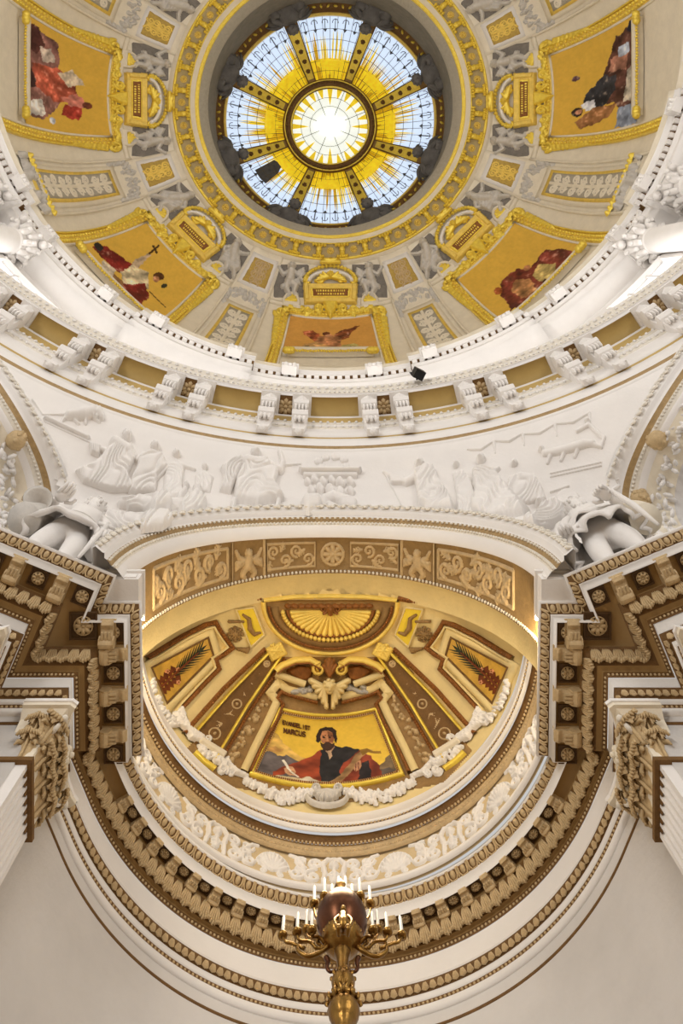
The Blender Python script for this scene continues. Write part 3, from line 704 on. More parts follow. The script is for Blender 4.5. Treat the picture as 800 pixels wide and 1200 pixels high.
for k in KEYS:
    az0=45.0*k; M_OUT={0:float(mR(17.15)),1:m_of_H(52.5),2:m_of_H(52.6)}[abs(k)]
    c,_=dome_pt(np.array(az0),np.array(M_OUT)); 
    root=empty('dome_mosaic',c,'gold-ground dome mosaic of '+('a ' if k!=0 else 'a ')+NAMES[k],'mosaic','mosaics in the dome bays')
    p=dome_pic(k).grit(); a=10.3; A=az0+(-a+2*a*p.u); Mg=M_IN+(M_OUT-M_IN)*p.v; P,_=dome_pt(A,Mg,.06); p.build('picture',P,root)
    am_frame('inner_fillet',az0,10.25,10.75,M_IN-.02,M_IN+.14,M_OUT-4.5,.10,'cream',root)
    gf=am_frame('gilt_frame',az0,10.75,12.7,M_IN+.14,M_IN+.62,M_OUT-4.5,.09,'goldp',root)
    am_frame('outer_fillet',az0,12.7,13.1,M_IN+.62,M_IN+.72,M_OUT-4.5,.16,'gold',root)
    st=MB()
    for sg in(-1,1):
        for m_ in np.arange(M_OUT-4.2,M_IN+.4,.36):
            for da in(.45,-.45):
                P,N=dome_pt(np.array(az0+sg*(11.75+da)),np.array(m_+(.18 if da>0 else 0)),.12); st.put(piece_ball,frame(P,*np.eye(3),(.13,.13,.13)))
    for a_ in np.arange(-10.5,10.6,.85):
        P,N=dome_pt(np.array(az0+a_),np.array(M_IN+.38),.12); st.put(piece_ball,frame(P,*np.eye(3),(.14,.14,.14)))
    o=st.obj('frame_beading','gold',gf,True); tag(o,kind='stuff')
    # curved sill of the picture with gilded garland
    A=np.linspace(-9.0,9.0,25); G=[]
    for dm,hh in((-.6,.05),(-.6,.5),(-.3,.6),(.0,.5),(.0,.05)):
        P,_=dome_pt(az0+A,M_OUT-.1+dm+.4*(1-(A/9.)**2),hh); G.append(P)
    obj('sill',np.stack(G,1).reshape(-1,3),grid_faces(25,5),'cream',root)
    st=MB()
    for i,a_ in enumerate(np.linspace(-9.4,9.4,34)):
        P,N=dome_pt(np.array(az0+a_),np.array(M_OUT-.9+.4*(1-(a_/9.4)**2)),.55); q=.1+.16*(abs(a_)>7.8); st.put(piece_ball,frame(P+N*.05*random.random(),*np.eye(3),(q,q,q)))
    st.obj('gilt_garland','gold',root,True)
    cartouche(az0,'gilded cartouche over the mosaic of a '+NAMES[k],k)
    # pair of grey stucco figures
    for s,nm in((-1,'first'),(1,'second')):
        pose=0 if k in(0,2) else 1
        if k==-2 : pose=0
        f=bay_surf(az0); c,_=f(s*46.,212.); r=Rel(-26,26,-26,28,.8); putto(r,s,pose)
        sd='cherub' if pose==0 else 'draped figure'
        fg=empty('stucco_figure',c,'grey stucco %s above the %s, %s'%(sd,SHORT[k],('towards the '+SHORT[k+s]) if k+s in SHORT else ('away from the '+SHORT[k-s])),'stucco figure','grey stucco figures beside the cartouches')
        r.build('body',lambda U,V,f=f,s=s:f(U+s*47,V+214,.08),'stucco',fg,.1)
        r=Rel(-24,24,-24,26,1.6); r.poly([(-20,-17),(20,-17),(20,22),(-20,22)],.6,1,.3,(1,1),.3); r.build('backing_panel',lambda U,V,f=f,s=s:f(U+s*47,V+214,.02),'backgrey',fg,.06)
# ---- ribs between the bays
RIBAZ=[-112.5,-67.5,-22.5,22.5,67.5,112.5]
for az0 in RIBAZ:
    root=empty('rib',(0,0,0)); root.parent=dome; root.name='rib'
    dome_patch('rib_band',-5.6,5.6,m_of_H(47),float(mR(11.15)),.10,'cream',root,10,30,az0)
    ma,mb=float(mR(13.9)),float(mR(11.8))
    dome_patch('upper_panel_frame',-4.6,4.6,ma-.1,mb+.15,.20,'white',root,8,6,az0)
    f=bay_surf(az0)
    r=Rel(-17,17,206,244,.8); r.poly([(-12.5,209),(12.5,209),(15,241),(-15,241)],2,.8); r.build('upper_panel',lambda U,V:f(U,V,.17),'oldgold',root,.04)
    r=Rel(-17,17,206,244,.7)
    for q in range(4):
        for s in(-1,1): scroll(r,s*5.2,215+q*7,4.2,s,pi/2*(1 if q%2 else -1),.24,1.2); leaf(r,0,214+q*7,-pi/2+s*.8,5,2.6,1.1,0,3)
    r.cap(0,212,1.4,0,238,1.4,1.2); r.build('upper_ornament',lambda U,V:f(U,V,.24),'carve' if abs(az0)<30 else 'goldp',root,.06)
    # wreath of grey flowers across the joint
    r=Rel(-27,27,246,276,.8)
    for q in range(44):
        x=random.uniform(-21,21); y=254+.012*x*x+random.uniform(-5.5,5.5); rr_=random.uniform(1.2,2.4); r.cap(x,y,rr_,x,y,rr_,1.2)
    for s in(-1,1):
        for q in range(4): r.cap(s*23,256+q*4.5,1.8,s*23,257+q*4.5,1.8,1.2); r.cap(s*20.5,257+q*4.5,1.5,s*20.5,258+q*4.5,1.5,1.2)
    r.build('flower_wreath',lambda U,V:f(U,V,.12),'stucco',root,.08)
    # long lower panel
    m1,m0=float(mR(15.35)),m_of_H(50.5)
    dome_patch('lower_panel_frame',-4.4,4.4,m0,m1,.22,'cream',root,8,22,az0)
    dome_patch('gilt_border',-3.3,3.3,m0+.3,m1-.45,.30,'goldp',root,8,22,az0)
    dome_patch('lower_panel_ground',-2.6,2.6,m0+.6,m1-.75,.34,'concrete',root,8,22,az0)
    r=Rel(-2.6,2.6,0,10,.07); 
    L=m1-m0-1.6; r=Rel(-.85,.85,0,L,.06)
    n=9
    for q in range(n):
        y=(q+.5)*L/n; 
        for s in(-1,1): scroll(r,s*.38,y,.3,s,pi/2*(1 if q%2 else -1),.26,1); leaf(r,0,y,-pi/2+s*.7,.5,.22,1,0,3)
    r.chain([(0,0,.08),(0,L,.08)],1)
    r.build('scroll_ornament',lambda U,V:dome_pt(az0+np.degrees(U/16.5),m0+.8+V,.35),'cream',root,.6)
    # foot ornament
    r=Rel(-30,30,0,16,.9)
    for q in range(24): x=random.uniform(-26,26); y=8+random.uniform(-5,5)*(1-abs(x)/40); q_=random.uniform(2,3.4); r.cap(x,y,q_,x,y,q_,1.2)
    r.build('foot_foliage',lambda U,V:dome_pt(az0+U*.22,m0-.6+V*.1,.2),'stucco',root,.1)
    r=Rel(-30,30,0,10,.9)
    for q in range(12): x=-26+q*4.7; r.cap(x,5,2.4,x,5,2.4,1.2)
    r.build('foot_gilding',lambda U,V:dome_pt(az0+U*.22,m0+.9+V*.06,.25),'gold',root,.08)
    for s in(-1,1):
        dome_patch('edge_moulding',s*5.6-.25,s*5.6+.25,m_of_H(47),float(mR(14.2)),.2,'cream',root,3,26,az0)
# horizontal ledge line under the figures
for k in KEYS+[-3,3]:
    for s in(-1,1):
        A=np.linspace(6,16.6,8)*s; G=[]
        for dr,hh in((-.12,.0),(-.12,.16),(.12,.18),(.12,0)):
            P,_=dome_pt(45.*k+A,np.full(8,float(mR(14.35+dr))),hh); G.append(P)
        obj('ledge_moulding',np.stack(G,1).reshape(-1,3),grid_faces(8,4),'cream',dome)
# top-corner bays at the frame edge
for k in(-3,3):
    az0=45.*k; f=bay_surf(az0)
    for s in(-1,1):
        if s*k<0: continue
    s=1 if k<0 else -1
    r=Rel(-26,26,-26,28,.8); putto(r,s,1); c,_=f(s*46.,212.)
    fg=empty('stucco_figure',c,'grey stucco draped figure next to the %s rib panel at the rose ring'%('pale' if k<0 else 'cream'),'stucco figure','grey stucco figures beside the cartouches')
    r.build('body',lambda U,V,f=f,s=s:f(U+s*47,V+214,.08),'stucco',fg,.1)
    r=Rel(-24,24,-24,26,1.6); r.poly([(-20,-17),(20,-17),(20,22),(-20,22)],.6,1,.3,(1,1),.3); r.build('backing_panel',lambda U,V,f=f,s=s:f(U+s*47,V+214,.02),'backgrey',fg,.06)
# ---- rose ring ornaments
b=MB(); 
for i in range(8):
    a=i*pi/4; b.put(p_ball(.13,.09,.06,6,4),frame((.17*math.cos(a),.17*math.sin(a),.02),(math.cos(a),math.sin(a),0),(-math.sin(a),math.cos(a),0),(0,0,1)))
b.put(p_lathe([(.3,0),(.32,.03),(.28,.05),(.26,.0)],16),Matrix.Identity(4)); b.put(p_ball(.07,.07,.09,8,4),Matrix.Identity(4))
ROSE=b.mesh('rosette','goldp',True)
b=MB(); b.add(*p_box(-.17,.17,-.42,.42,0,.16)); 
for s,wd in((-1,.44),(1,.36)):
    for q in range(5): b.put(p_ball(.12,.17,.14,6,4),frame(((q-2)*wd*.45,s*.4,.14),*np.eye(3)))
b.put(p_tube([(-.19,-.05,.14),(.19,-.05,.14)],[.09,.09],8),Matrix.Identity(4))
MODI=b.mesh('modillion','gold',True)
for i in range(40):
    az=9.*i; P=ringpt(10.28,az,62.04); T,N,Z=ringframe(az)
    if P[1]*FPX/62-0<-100: pass
    y=YZ+(P[1]-CY)*FPX/62
    if y<-14: continue
    inst('rosette',ROSE,oc,frame(P,T,-N,-Z,.8)); 
    az+=4.5; P=ringpt(10.28,az,62.04); T,N,Z=ringframe(az); inst('modillion',MODI,oc,frame(P,T,-N,-Z))
# ================================================================== lantern glass
def gl(az,R,dz=0.0):
    H=68.4+(7.92-R)/(7.92-3.66)*2.6; return ringpt(R,az,H+dz)
def glass_poly(name,pts,m,parent,dz=0.0,thick=.03):
    V=[gl(a,r,dz) for a,r in pts]; n=len(V); V2=[v+np.array([0,0,thick]) for v in V]
    F=[tuple(range(n)),tuple(range(2*n-1,n-1,-1))]+[(i,(i+1)%n,n+(i+1)%n,n+i) for i in range(n)]
    return obj(name,V+V2,F,m,parent)
for k in range(8):
    wn=empty('window_%d'%(k+1),gl(45*k,5.8),kind='structure'); az0=45.*k; hw=18.6
    A=np.linspace(-hw,hw,15); G=[[gl(az0+a_*(1 if R>5 else .92+.08*(R-3.7)/1.3),R) for R in np.linspace(7.9,3.7,8)] for a_ in A]
    obj('glass_pane',np.array(G).reshape(-1,3),grid_faces(15,8),'skyglass',wn)
    # golden rays: long and short tongues
    rr=random.Random(k)
    for i in range(26):
        a_=-hw*.95+i*2*hw*.95/25; L=rr.choice((5.2,5.6,6.1,6.1,6.7,7.0)); wd=rr.uniform(.42,.78)
        glass_poly('gold_ray',[(az0+a_-wd*1.2,3.72),(az0+a_+wd*1.2,3.72),(az0+a_+wd,L-.9),(az0+a_+wd*.4,L-.4),(az0+a_,L),(az0+a_-wd*.4,L-.4),(az0+a_-wd,L-.9)],rr.choice(('yellowglass','yellowglass','amberglass')),wn,-.06-.004*(i%3))
    glass_poly('gold_glow',[(az0-hw,3.72)]+[(az0+hw*t,3.72) for t in np.linspace(-.9,1,8)]+[(az0+hw*t*.96,5.15) for t in np.linspace(1,-1,10)],'yellowglass',wn,-.03)
    for R in(4.3,5.0,5.7,6.4,7.1): obj('glazing_bar',*p_tube([gl(az0+a_,R,-.08) for a_ in np.linspace(-hw,hw,9)],.018,4),'leadline',wn)
    for i in range(9):
        a_=-hw+hw*i/4; obj('glazing_bar',*p_tube([gl(az0+a_*.96,R,-.08) for R in(7.9,5.6,3.72)],.016,4),'leadline',wn)
    for i in range(6):   # row of leaded fleurons at the rim
        a_=az0-hw+hw*2*(i+.5)/6; b=MB()
        q=.036
        b.add(*p_tube([gl(a_+1.7*math.cos(t),7.5+.22*math.sin(t),-.1) for t in np.linspace(-.2,pi+.2,9)],q*.7,4)); b.add(*p_tube([gl(a_,7.75,-.1),gl(a_,6.95,-.1)],q*.7,4)); b.add(*p_tube([gl(a_-1.1,7.1,-.1),gl(a_,6.9,-.1),gl(a_+1.1,7.1,-.1)],q,4))
        b.put(p_ball(.08,.08,.06,6,4),frame(gl(a_,7.05,-.1),*np.eye(3))); b.obj('leaded_fleuron','darkgrey',wn)
# ribs with gilded faces, kerb ornaments
lan=struct('trim_9')
for k in range(8):
    az0=22.5+45*k; T,N,Z=ringframe(az0)
    def rp(R,w,dz): return gl(az0,R,dz)+T*w
    b=MB(); V=[];
    for R,w in((8.15,.52),(3.6,.30)):
        V+=[rp(R,-w,.1),rp(R,-w,-.22),rp(R,w,-.22),rp(R,w,.1)]
    obj('glass_rib',V,[(0,1,5,4),(1,2,6,5),(2,3,7,6),(0,3,2,1),(4,5,6,7)],'tan',lan)
    V=[]
    for R,w in((7.3,.44),(3.9,.25)): V+=[rp(R,-w,-.22),rp(R,-w,-.28),rp(R,w,-.28),rp(R,w,-.22)]
    obj('gilt_face',V,[(0,1,5,4),(1,2,6,5),(2,3,7,6),(0,3,2,1),(4,5,6,7)],'gold',lan)
    for R in(6.6,5.9,5.2,4.5): 
        b=MB()
        for q in range(6):
            a=q*pi/3; b.put(p_ball(.1,.1,.08,6,4),frame(rp(R,0,-.3)+T*.11*math.cos(a)+N*.13*math.sin(a),*np.eye(3)))
        b.put(p_ball(.09,.09,.1,6,4),frame(rp(R,0,-.32),*np.eye(3))); b.obj('rib_boss','brown',lan,True)
    for s in(-1,1): obj('rib_edge',*p_tube([rp(8.0,s*.5,-.24),rp(3.7,s*.3,-.24)],.045,5),'brown',lan)
ring('lantern_ring',[(3.75,70.9),(3.7,70.6),(3.55,70.55),(3.5,70.7),(3.4,70.7),(3.35,70.6),(3.1,70.7),(3.05,71.1),(2.98,71.2)],'brown',lan,n=64)
ring('lantern_gilt',[(3.62,70.56),(3.6,70.5),(3.54,70.5),(3.52,70.56)],'gold',lan,n=64); ring('lantern_gilt',[(3.12,70.7),(3.1,70.62),(3.02,70.64),(3.0,70.8)],'gold',lan,n=64)
b=MB()
for i in range(48):
    a=i*7.5; P=ringpt(3.42,a,70.66); b.put(p_ball(.13,.13,.1,6,4),frame(P,*np.eye(3)))
tag(b.obj('lantern_leaves','brown',lan,True),kind='stuff')
b=MB()
for i in range(96):
    if (i%12) in (5,6,7): continue
    P=ringpt(8.4,i*3.75+1,67.42); T,N,Z=ringframe(i*3.75); b.put(p_ball(.2,.11,.1,6,4),frame(P,T*math.cos(i)+N*math.sin(i),N*math.cos(i)-T*math.sin(i),Z))
tag(b.obj('kerb_leaves','gold',oc,True),kind='stuff')
wn=empty('window_9',(0,0,71.2),kind='structure')
ring('glass_pane',[(.01,71.35),(3.0,71.2)],'paleglass',wn,n=48)
for i in range(24):
    a=i*15.; L=.75 if i%3 else 1.3
    V=[ringpt(2.98,a-4.2,71.15),ringpt(2.98,a+4.2,71.15),ringpt(2.98-L*.7,a+2.2,71.18),ringpt(2.98-L,a,71.2),ringpt(2.98-L*.7,a-2.2,71.18)]
    obj('gold_ray',V+[v+np.array([0,0,.03]) for v in V],[(0,1,2,3,4),(9,8,7,6,5),(0,1,6,5),(1,2,7,6),(2,3,8,7),(3,4,9,8),(4,0,5,9)],'yellowglass',wn)
for i in range(8): obj('glazing_bar',*p_tube([ringpt(2.98,i*45+22.5,71.12),ringpt(.9,i*45+22.5,71.16)],.02,4),'leadline',wn)
for R in(1.6,2.3): obj('glazing_bar',*p_tube([ringpt(R,a,71.13) for a in np.linspace(0,360,33)],.016,4),'leadline',wn)
# dove of the holy spirit as pale glass
b=MB(); b.put(p_ball(.28,.75,.06,8,4),frame((0,0,71.1),*np.eye(3))); b.put(p_ball(.16,.2,.06,8,4),frame((.05,.85,71.08),*np.eye(3)))
for s in(-1,1):
    for q in range(5): b.put(p_ball(.62,.13,.05,8,4),frame((s*(.55+.07*q),.35-.2*q,71.1),(math.cos(s*(.5-.28*q)),math.sin(s*(.5-.28*q))*s,0),(0,1,0),(0,0,1)))
for q in range(3): b.put(p_ball(.13,.5,.05,6,4),frame(((q-1)*.2,-.95,71.1),*np.eye(3)))
b.obj('dove','whiteglass',wn,True)
# ---- crouching angels at the foot of each glass rib
def angel_mesh():
    """x across, y towards lantern, z down into the room (local); seated winged figure seen from below"""
    b=MB(); T=p_tube
    b.add(*T(catmull([(0,-.75,.25),(0,-.45,.45),(0,.0,.55),(.02,.35,.42),(.03,.5,.4)],4),np.interp(np.linspace(0,1,17),[0,.3,.6,.85,1],[.36,.46,.42,.3,.14]),9))
    b.put(p_ball(.2,.24,.2,9,7),frame((.04,.72,.42),*np.eye(3)))
    for i in range(9): 
        a=i*.7; b.put(p_ball(.1,.1,.1,6,4),frame((.04+.17*math.cos(a),.74+.19*math.sin(a),.36),*np.eye(3)))
    b.put(p_ball(.05,.05,.09,5,4),frame((.04,.74,.62),*np.eye(3)))
    for s in(-1,1):
        b.add(*T(catmull([(s*.3,.3,.45),(s*.58,.05,.6),(s*.45,-.2,.78),(s*.2,-.1,.85)],4),np.linspace(.16,.09,13),7)); 
        b.put(p_ball(.1,.08,.06,6,4),frame((s*.16,-.08,.87),*np.eye(3)))
        b.add(*T(catmull([(s*.22,-.6,.4),(s*.5,-.3,.8),(s*.45,.05,.75),(s*.4,-.55,.72),(s*.38,-.95,.6),(s*.42,-1.15,.66)],4),np.linspace(.25,.11,21),7))
        for q in range(6): # wings
            b.add(*T(catmull([(s*.2,.25,.2),(s*(.6+.06*q),.35-.16*q,.12),(s*(.95-.06*q),.1-.24*q,.05)],3),np.array([.09,.1,.11,.1,.08,.06,.03]),5))
    for q in range(9):
        x=-.42+q*.105; b.add(*T(catmull([(x*.7,-.35,.7),(x*1.1,-.8,.62),(x*1.35,-1.2,.35)],3),.085,5))
    return b.mesh('angel_body','angelgrey',True)
ANG=angel_mesh()
for k in range(8):
    az0=22.5+45*k; T,N,Z=ringframe(az0); P=ringpt(8.25,az0,67.6)
    y=YZ+(P[1]-CY)*FPX/67.
    o=inst('angel_statue',ANG,None,frame(P,T,N,-Z,(2.0,1.6,1.4)))
    kk_=((az0+180)%360-180)/45.; lo,hi=math.floor(kk_),math.ceil(kk_)
    tag(o,'dark grey angel at the lantern rib '+('between %s and %s'%(SHORT[lo],SHORT[hi]) if lo in SHORT and hi in SHORT else ('just past the '+SHORT[lo if lo in SHORT else hi] if (lo in SHORT or hi in SHORT) else 'farthest from the winged angel mosaic')),'angel statue','angels round the lantern glass')

# the one opened pane of the lantern glass, dark behind
for o_ in list(bpy.data.objects):
    if o_.name=='window_8':
        glass_poly('open_casement',[(-57,5.2),(-57,6.9),(-51,6.95),(-46,6.9),(-46,5.6),(-50,4.9)],'darkgrey',o_,-.07)
# ================================================================== drum: consoles, rosettes, columns, windows, dentils
def vol_pts(x,y,r,turn,a0,n=9,loops=1.1): 
    return [(x+r*(1-.75*i/n)*math.cos(a0+turn*i/n*loops*2*pi),y+r*(1-.75*i/n)*math.sin(a0+turn*i/n*loops*2*pi)) for i in range(n+1)]
# console: local x along ring, y towards axis, z up ; top at z=0 (soffit), back at y=0
def console_mesh():
    b=MB()
    prof=catmull([(.62,0),(.66,-.2),(.58,-.55),(.36,-.85),(.26,-1.2),(.34,-1.55),(.30,-1.85),(.1,-2.2),(.02,-2.45)],4) # (y,z)
    ws=np.interp(np.linspace(0,1,len(prof)),[0,.3,.5,.75,1],[.30,.25,.27,.31,.16])
    V=[];n=len(prof)
    for (y,z),w in zip(prof,ws):
        V+=[(-w,-.05,z),(-w,y*.92,z),(-w*.55,y,z),(0,y*1.05+.02,z),(w*.55,y,z),(w,y*.92,z),(w,-.05,z)]
    F=[(i*7+j,i*7+j+1,(i+1)*7+j+1,(i+1)*7+j) for i in range(n-1) for j in range(6)]
    F+= [tuple(range(7)),tuple(range((n-1)*7,n*7))]; b.add(V,F)
    b.add(*p_box(-.42,.42,-.05,.74,-.1,.02))
    for z,r,y in((-.72,.17,.5),(-1.62,.2,.3)):
        b.add(*p_tube([(-.33,y,z),(.33,y,z)],r,9))
    for x in(-.22,-.07,.07,.22): b.put(p_ball(.075,.12,.3,6,4),frame((x,.47,-.95),*np.eye(3)))
    for x in(-.18,0,.18): b.put(p_ball(.09,.1,.2,6,4),frame((x,.3,-2.0),*np.eye(3)))
    b.add(*p_box(-.24,.24,-.05,.14,-2.75,-2.42)); b.put(p_ball(.16,.1,.16,8,5),frame((0,.08,-2.8),*np.eye(3)))
    return b.mesh('console','white',False)
CON=console_mesh()
b=MB()
for i in range(8):
    a=i*pi/4; b.put(p_ball(.15,.1,.08,6,4),frame((.2*math.cos(a),.2*math.sin(a),.03),(math.cos(a),math.sin(a),0),(-math.sin(a),math.cos(a),0),(0,0,1)))
b.put(p_lathe([(.34,0),(.36,.04),(.31,.06),(.29,0)],16),Matrix.Identity(4)); b.put(p_ball(.1,.1,.13,8,5),Matrix.Identity(4))
DROSE=b.mesh('rosette','carve',True)
b=MB(); b.add(*p_box(-.30,.30,-.26,.3,0,.05)); DCOF=b.mesh('coffer','brown')
for i in range(36):
    az=5+10*i
    if az>180: az-=360
    if abs(az)>112: continue
    T,N,Z=ringframe(az); P=ringpt(16.47,az,26.24)
    inst('coffer',DCOF,dc,frame(ringpt(16.45,az,26.24),T,N,-Z)); inst('rosette',DROSE,dc,frame(P,T,N,-Z,.78))
    for s in(-1,1):
        a=az+s*1.63; T,N,Z=ringframe(a); inst('console',CON,dc,frame(ringpt(16.80,a,26.22),T,N,Z,(.66,1,1)))
def ring_beads(name,R,H,n,size,m,parent,a0=-115,a1=115,tilt=None):
    b=MB(); pb=p_ball(1,1,1,5,4)
    for i in range(n):
        az=i*360./n; az=az if az<=180 else az-360
        if not a0<=az<=a1: continue
        T,N,Z=ringframe(az); b.put(pb,frame(ringpt(R,az,H),T,N,Z,size))
    return tag(b.obj(name,m,parent,True),kind='stuff')
ring_beads('bead_row',16.76,25.44,520,(.055,.05,.09),'white',dc)
ring_beads('bead_row',16.77,24.74,520,(.055,.05,.09),'white',dc)
ring_beads('crown_leaves',15.93,26.72,420,(.085,.06,.08),'white',dc)
ring_beads('crown_beads',16.01,26.5,700,(.04,.04,.05),'white',dc)
# dentils and bracket blocks of the dome cornice
b=MB()
for i in range(300):
    az=i*1.2; az=az if az<=180 else az-360
    if abs(az)>125: continue
    k=(az+360)%45; off=-.3 if 12.5<k<32.5 else 0
    T,N,Z=ringframe(az); b.put(p_box(-.11,.11,0,.2,-.3,0),frame(ringpt(17.14+off,az,41.62),T,N,Z))
tag(b.obj('dentils','white',bc),kind='stuff')
b=MB(); b.add(*p_box(-.34,.34,0,.42,-.62,.1)); b.add(*p_box(-.40,.40,-.02,.5,.0,.14))
for x in(-.2,.2): b.add(*p_tube([(x,.42,-.1),(x,.48,-.3),(x,.3,-.6)],.1,6))
b.put(p_ball(.14,.14,.14,7,4),frame((0,.42,-.3),*np.eye(3)))
BLK=b.mesh('bracket_block','white')
for k in range(16):
    for s in(-1,1):
        az=22.5*k+s*6.7; az=az if az<=180 else az-360
        if abs(az)>125: continue
        T,N,Z=ringframe(az); off=-.3 if k%2 else 0; inst('bracket_block',BLK,bc,frame(ringpt(17.0+off,az,41.7),T,N,Z))
# columns of the drum
def drum_column():
    sh=MB(); sh.put(p_lathe([(.62,0),(.66,.5),(.62,3),(.56,10.3)],18),Matrix.Identity(4))
    cp=MB(); cp.put(p_lathe([(.56,10.3),(.62,10.4),(.56,10.5),(.58,11.2),(.8,11.9)],18),Matrix.Identity(4))
    for rr,z,n in((.62,10.95,8),(.70,11.5,8)):
        for i in range(n):
            a=(i+(.5 if z>11 else 0))*2*pi/n; c,s=math.cos(a),math.sin(a)
            cp.add(*p_tube(catmull([(rr*.92*c,rr*.92*s,z-.5),(rr*1.08*c,rr*1.08*s,z+.05),(rr*1.42*c,rr*1.42*s,z+.12),(rr*1.4*c,rr*1.4*s,z-.1)],3),[.14,.16,.18,.18,.17,.16,.15,.12,.08,.05],5))
    for i in range(4):
        a=pi/4+i*pi/2; c,s=math.cos(a),math.sin(a); cp.put(p_ball(.22,.22,.2,8,5),frame((1.0*c,1.0*s,11.85),*np.eye(3)))
    ab=MB(); ab.add(*p_prism([(x*1.0,y*1.0) for x,y in((-1,-1),(-.45,-.82),(.45,-.82),(1,-1),(.82,-.45),(.82,.45),(1,1),(.45,.82),(-.45,.82),(-1,1),(-.82,.45),(-.82,-.45))],12.0,12.25))
    return sh.mesh('shaft','white',True),cp.mesh('capital','white',True),ab.mesh('abacus','white')
CSH,CCP,CAB=drum_column()
for k in range(16):
    for s in(-1,1):
        az=22.5*k+s*6.7; az=az if az<=180 else az-360
        if not 40<abs(az)<112: continue
        T,N,Z=ringframe(az); side='left' if az<0 else 'right'; P=ringpt(17.55,az,27.75)
        o=empty('drum_column',P,'white drum column with leafy capital standing on the gallery above the consoles','column','columns of the drum gallery'); 
        for nm,me in(('shaft',CSH),('capital',CCP),('abacus',CAB)): inst(nm,me,o,frame(P,T,N,Z))
        b=MB(); b.put(p_box(-.9,.9,-.8,.8,-.82,-.2),frame(P,T,N,Z)); b.put(p_lathe([(.85,-.2),(.85,-.1),(.7,0),(.62,.05)],14),frame(P,T,N,Z)); b.obj('base',"white",o)
# drum windows (lit) and plaster panels between
for k in range(8):
    az0=45.*k; az0=az0 if az0<=180 else az0-360
    wn=empty('window_%d'%(10+k),ringpt(18.2,az0,29),kind='structure'); T,N,Z=ringframe(az0)
    V=[]; 
    for H in(29.,37.5):
        for a_ in np.linspace(-4.6,4.6,5): V.append(ringpt(18.22,az0+a_,H))
    obj('window_pane',V,[(i,i+1,6+i,5+i) for i in range(4)],'windowlight',wn)
    for a_ in(-5.,-1.7,1.7,5.): obj('window_bar',*p_tube([ringpt(18.15,az0+a_,28.8),ringpt(18.15,az0+a_,37.8)],.18 if abs(a_)>4 else .07,4),'white',wn)
    for H in(28.8,31.8,34.8,37.8): obj('window_bar',*p_tube([ringpt(18.15,az0+a_,H) for a_ in np.linspace(-5,5,7)],.18 if H in(28.8,37.8) else .07,4),'white',wn)
for k in range(16):
    for a_ in(0,11.25):
        az0=22.5*k+a_; az0=az0 if az0<=180 else az0-360
        if (k%2==0 and a_==0) or not 35<abs(az0)<118: continue
        V=[];A=np.linspace(-1.9,1.9,4) if a_ else np.linspace(-3.4,3.4,5)
        for da,H0,H1,dr in((0,30,36.5,.0),(0.25,30.3,36.2,.12),(.6,30.9,35.6,.12),(.7,31,35.5,.02)):
            pass
        b=MB(); a1=A[-1]
        for (p,q) in(((-a1,30),(-a1,36.5)),((a1,30),(a1,36.5)),((-a1,30),(a1,30)),((-a1,36.5),(a1,36.5))):
            b.add(*p_tube([ringpt(18.24,az0+p[0]*(1-t)+q[0]*t,p[1]*(1-t)+q[1]*t) for t in np.linspace(0,1,4)],.13,5))
        o=b.obj('wall_panel_moulding','cream'); o.parent=dw
# floodlight on the gallery edge
P=WP(490,438,26.6); o=empty('floodlight',P,'small black square floodlight on the drum gallery edge','floodlight')
b=MB(); b.put(p_box(-.16,.16,-.14,.14,-.16,.16),frame(P,unit((1,.5,.3)),unit((-.5,1,0)),unit((-.15,-.15,1)))); b.obj('housing','black',o)
b=MB(); b.add(*p_tube([P+np.array([-.2,0,.1]),P+np.array([-.22,.0,.35]),P+np.array([.2,.0,.4]),P+np.array([.2,0,.1])],.025,5)); b.add(*p_tube([P+np.array([0,0,.4]),P+np.array([0,.3,.5])],.03,5)); b.obj('bracket','black',o)
# ================================================================== entablature ornament
def ent_runs(d):
    q=ENT.off(d); n=len(q); runs=[q[0:2],q[1:3],q[2:4],q[3:5],q[5:n-5],q[n-5:n-3],q[n-4:n-2],q[n-3:n-1],q[n-2:n]]
    return runs
def ent_along(d,step,trim=.02,skip=()):
    out=[]
    for i,r in enumerate(ent_runs(d)):
        if i in skip: continue
        for p,t,l in along(r,step if not isinstance(step,dict) else step.get(i,step[-1]),trim=trim):
            out.append((p,np.array([t[0],t[1],0]),np.array([t[1],-t[0],0]),l,i))
    return out
ZUP=np.array([0,0,1.])
def nrm_tilt(N,t): return unit(N*math.cos(t)-ZUP*math.sin(t)),unit(ZUP*math.cos(t)+N*math.sin(t))
# eggs
b=MB(); b.put(p_ball(.052,.055,.075,8,6),Matrix.Identity(4)); EGG=b.mesh('egg','carve',True)
b=MB(); b.add(*p_tube([(-.085,.0,.09),(-.08,.03,-.03),(-.045,.03,-.09),(.045,.03,-.09),(.08,.03,-.03),(.085,0,.09)],.016,4)); b.add(*p_tube([(.1,0,.09),(.1,.03,-.08)],.014,4)); DART=b.get()
dm=MB()
for p,T,N,l,i in ent_along(.085,.2):
    n2,z2=nrm_tilt(N,.75); P=(p[0],p[1],HC-.145); M=frame(P,T,n2,z2); inst('egg',EGG,ent,M); dm.put(DART,M)
tag(dm.obj('egg_darts','carve',ent),kind='stuff')
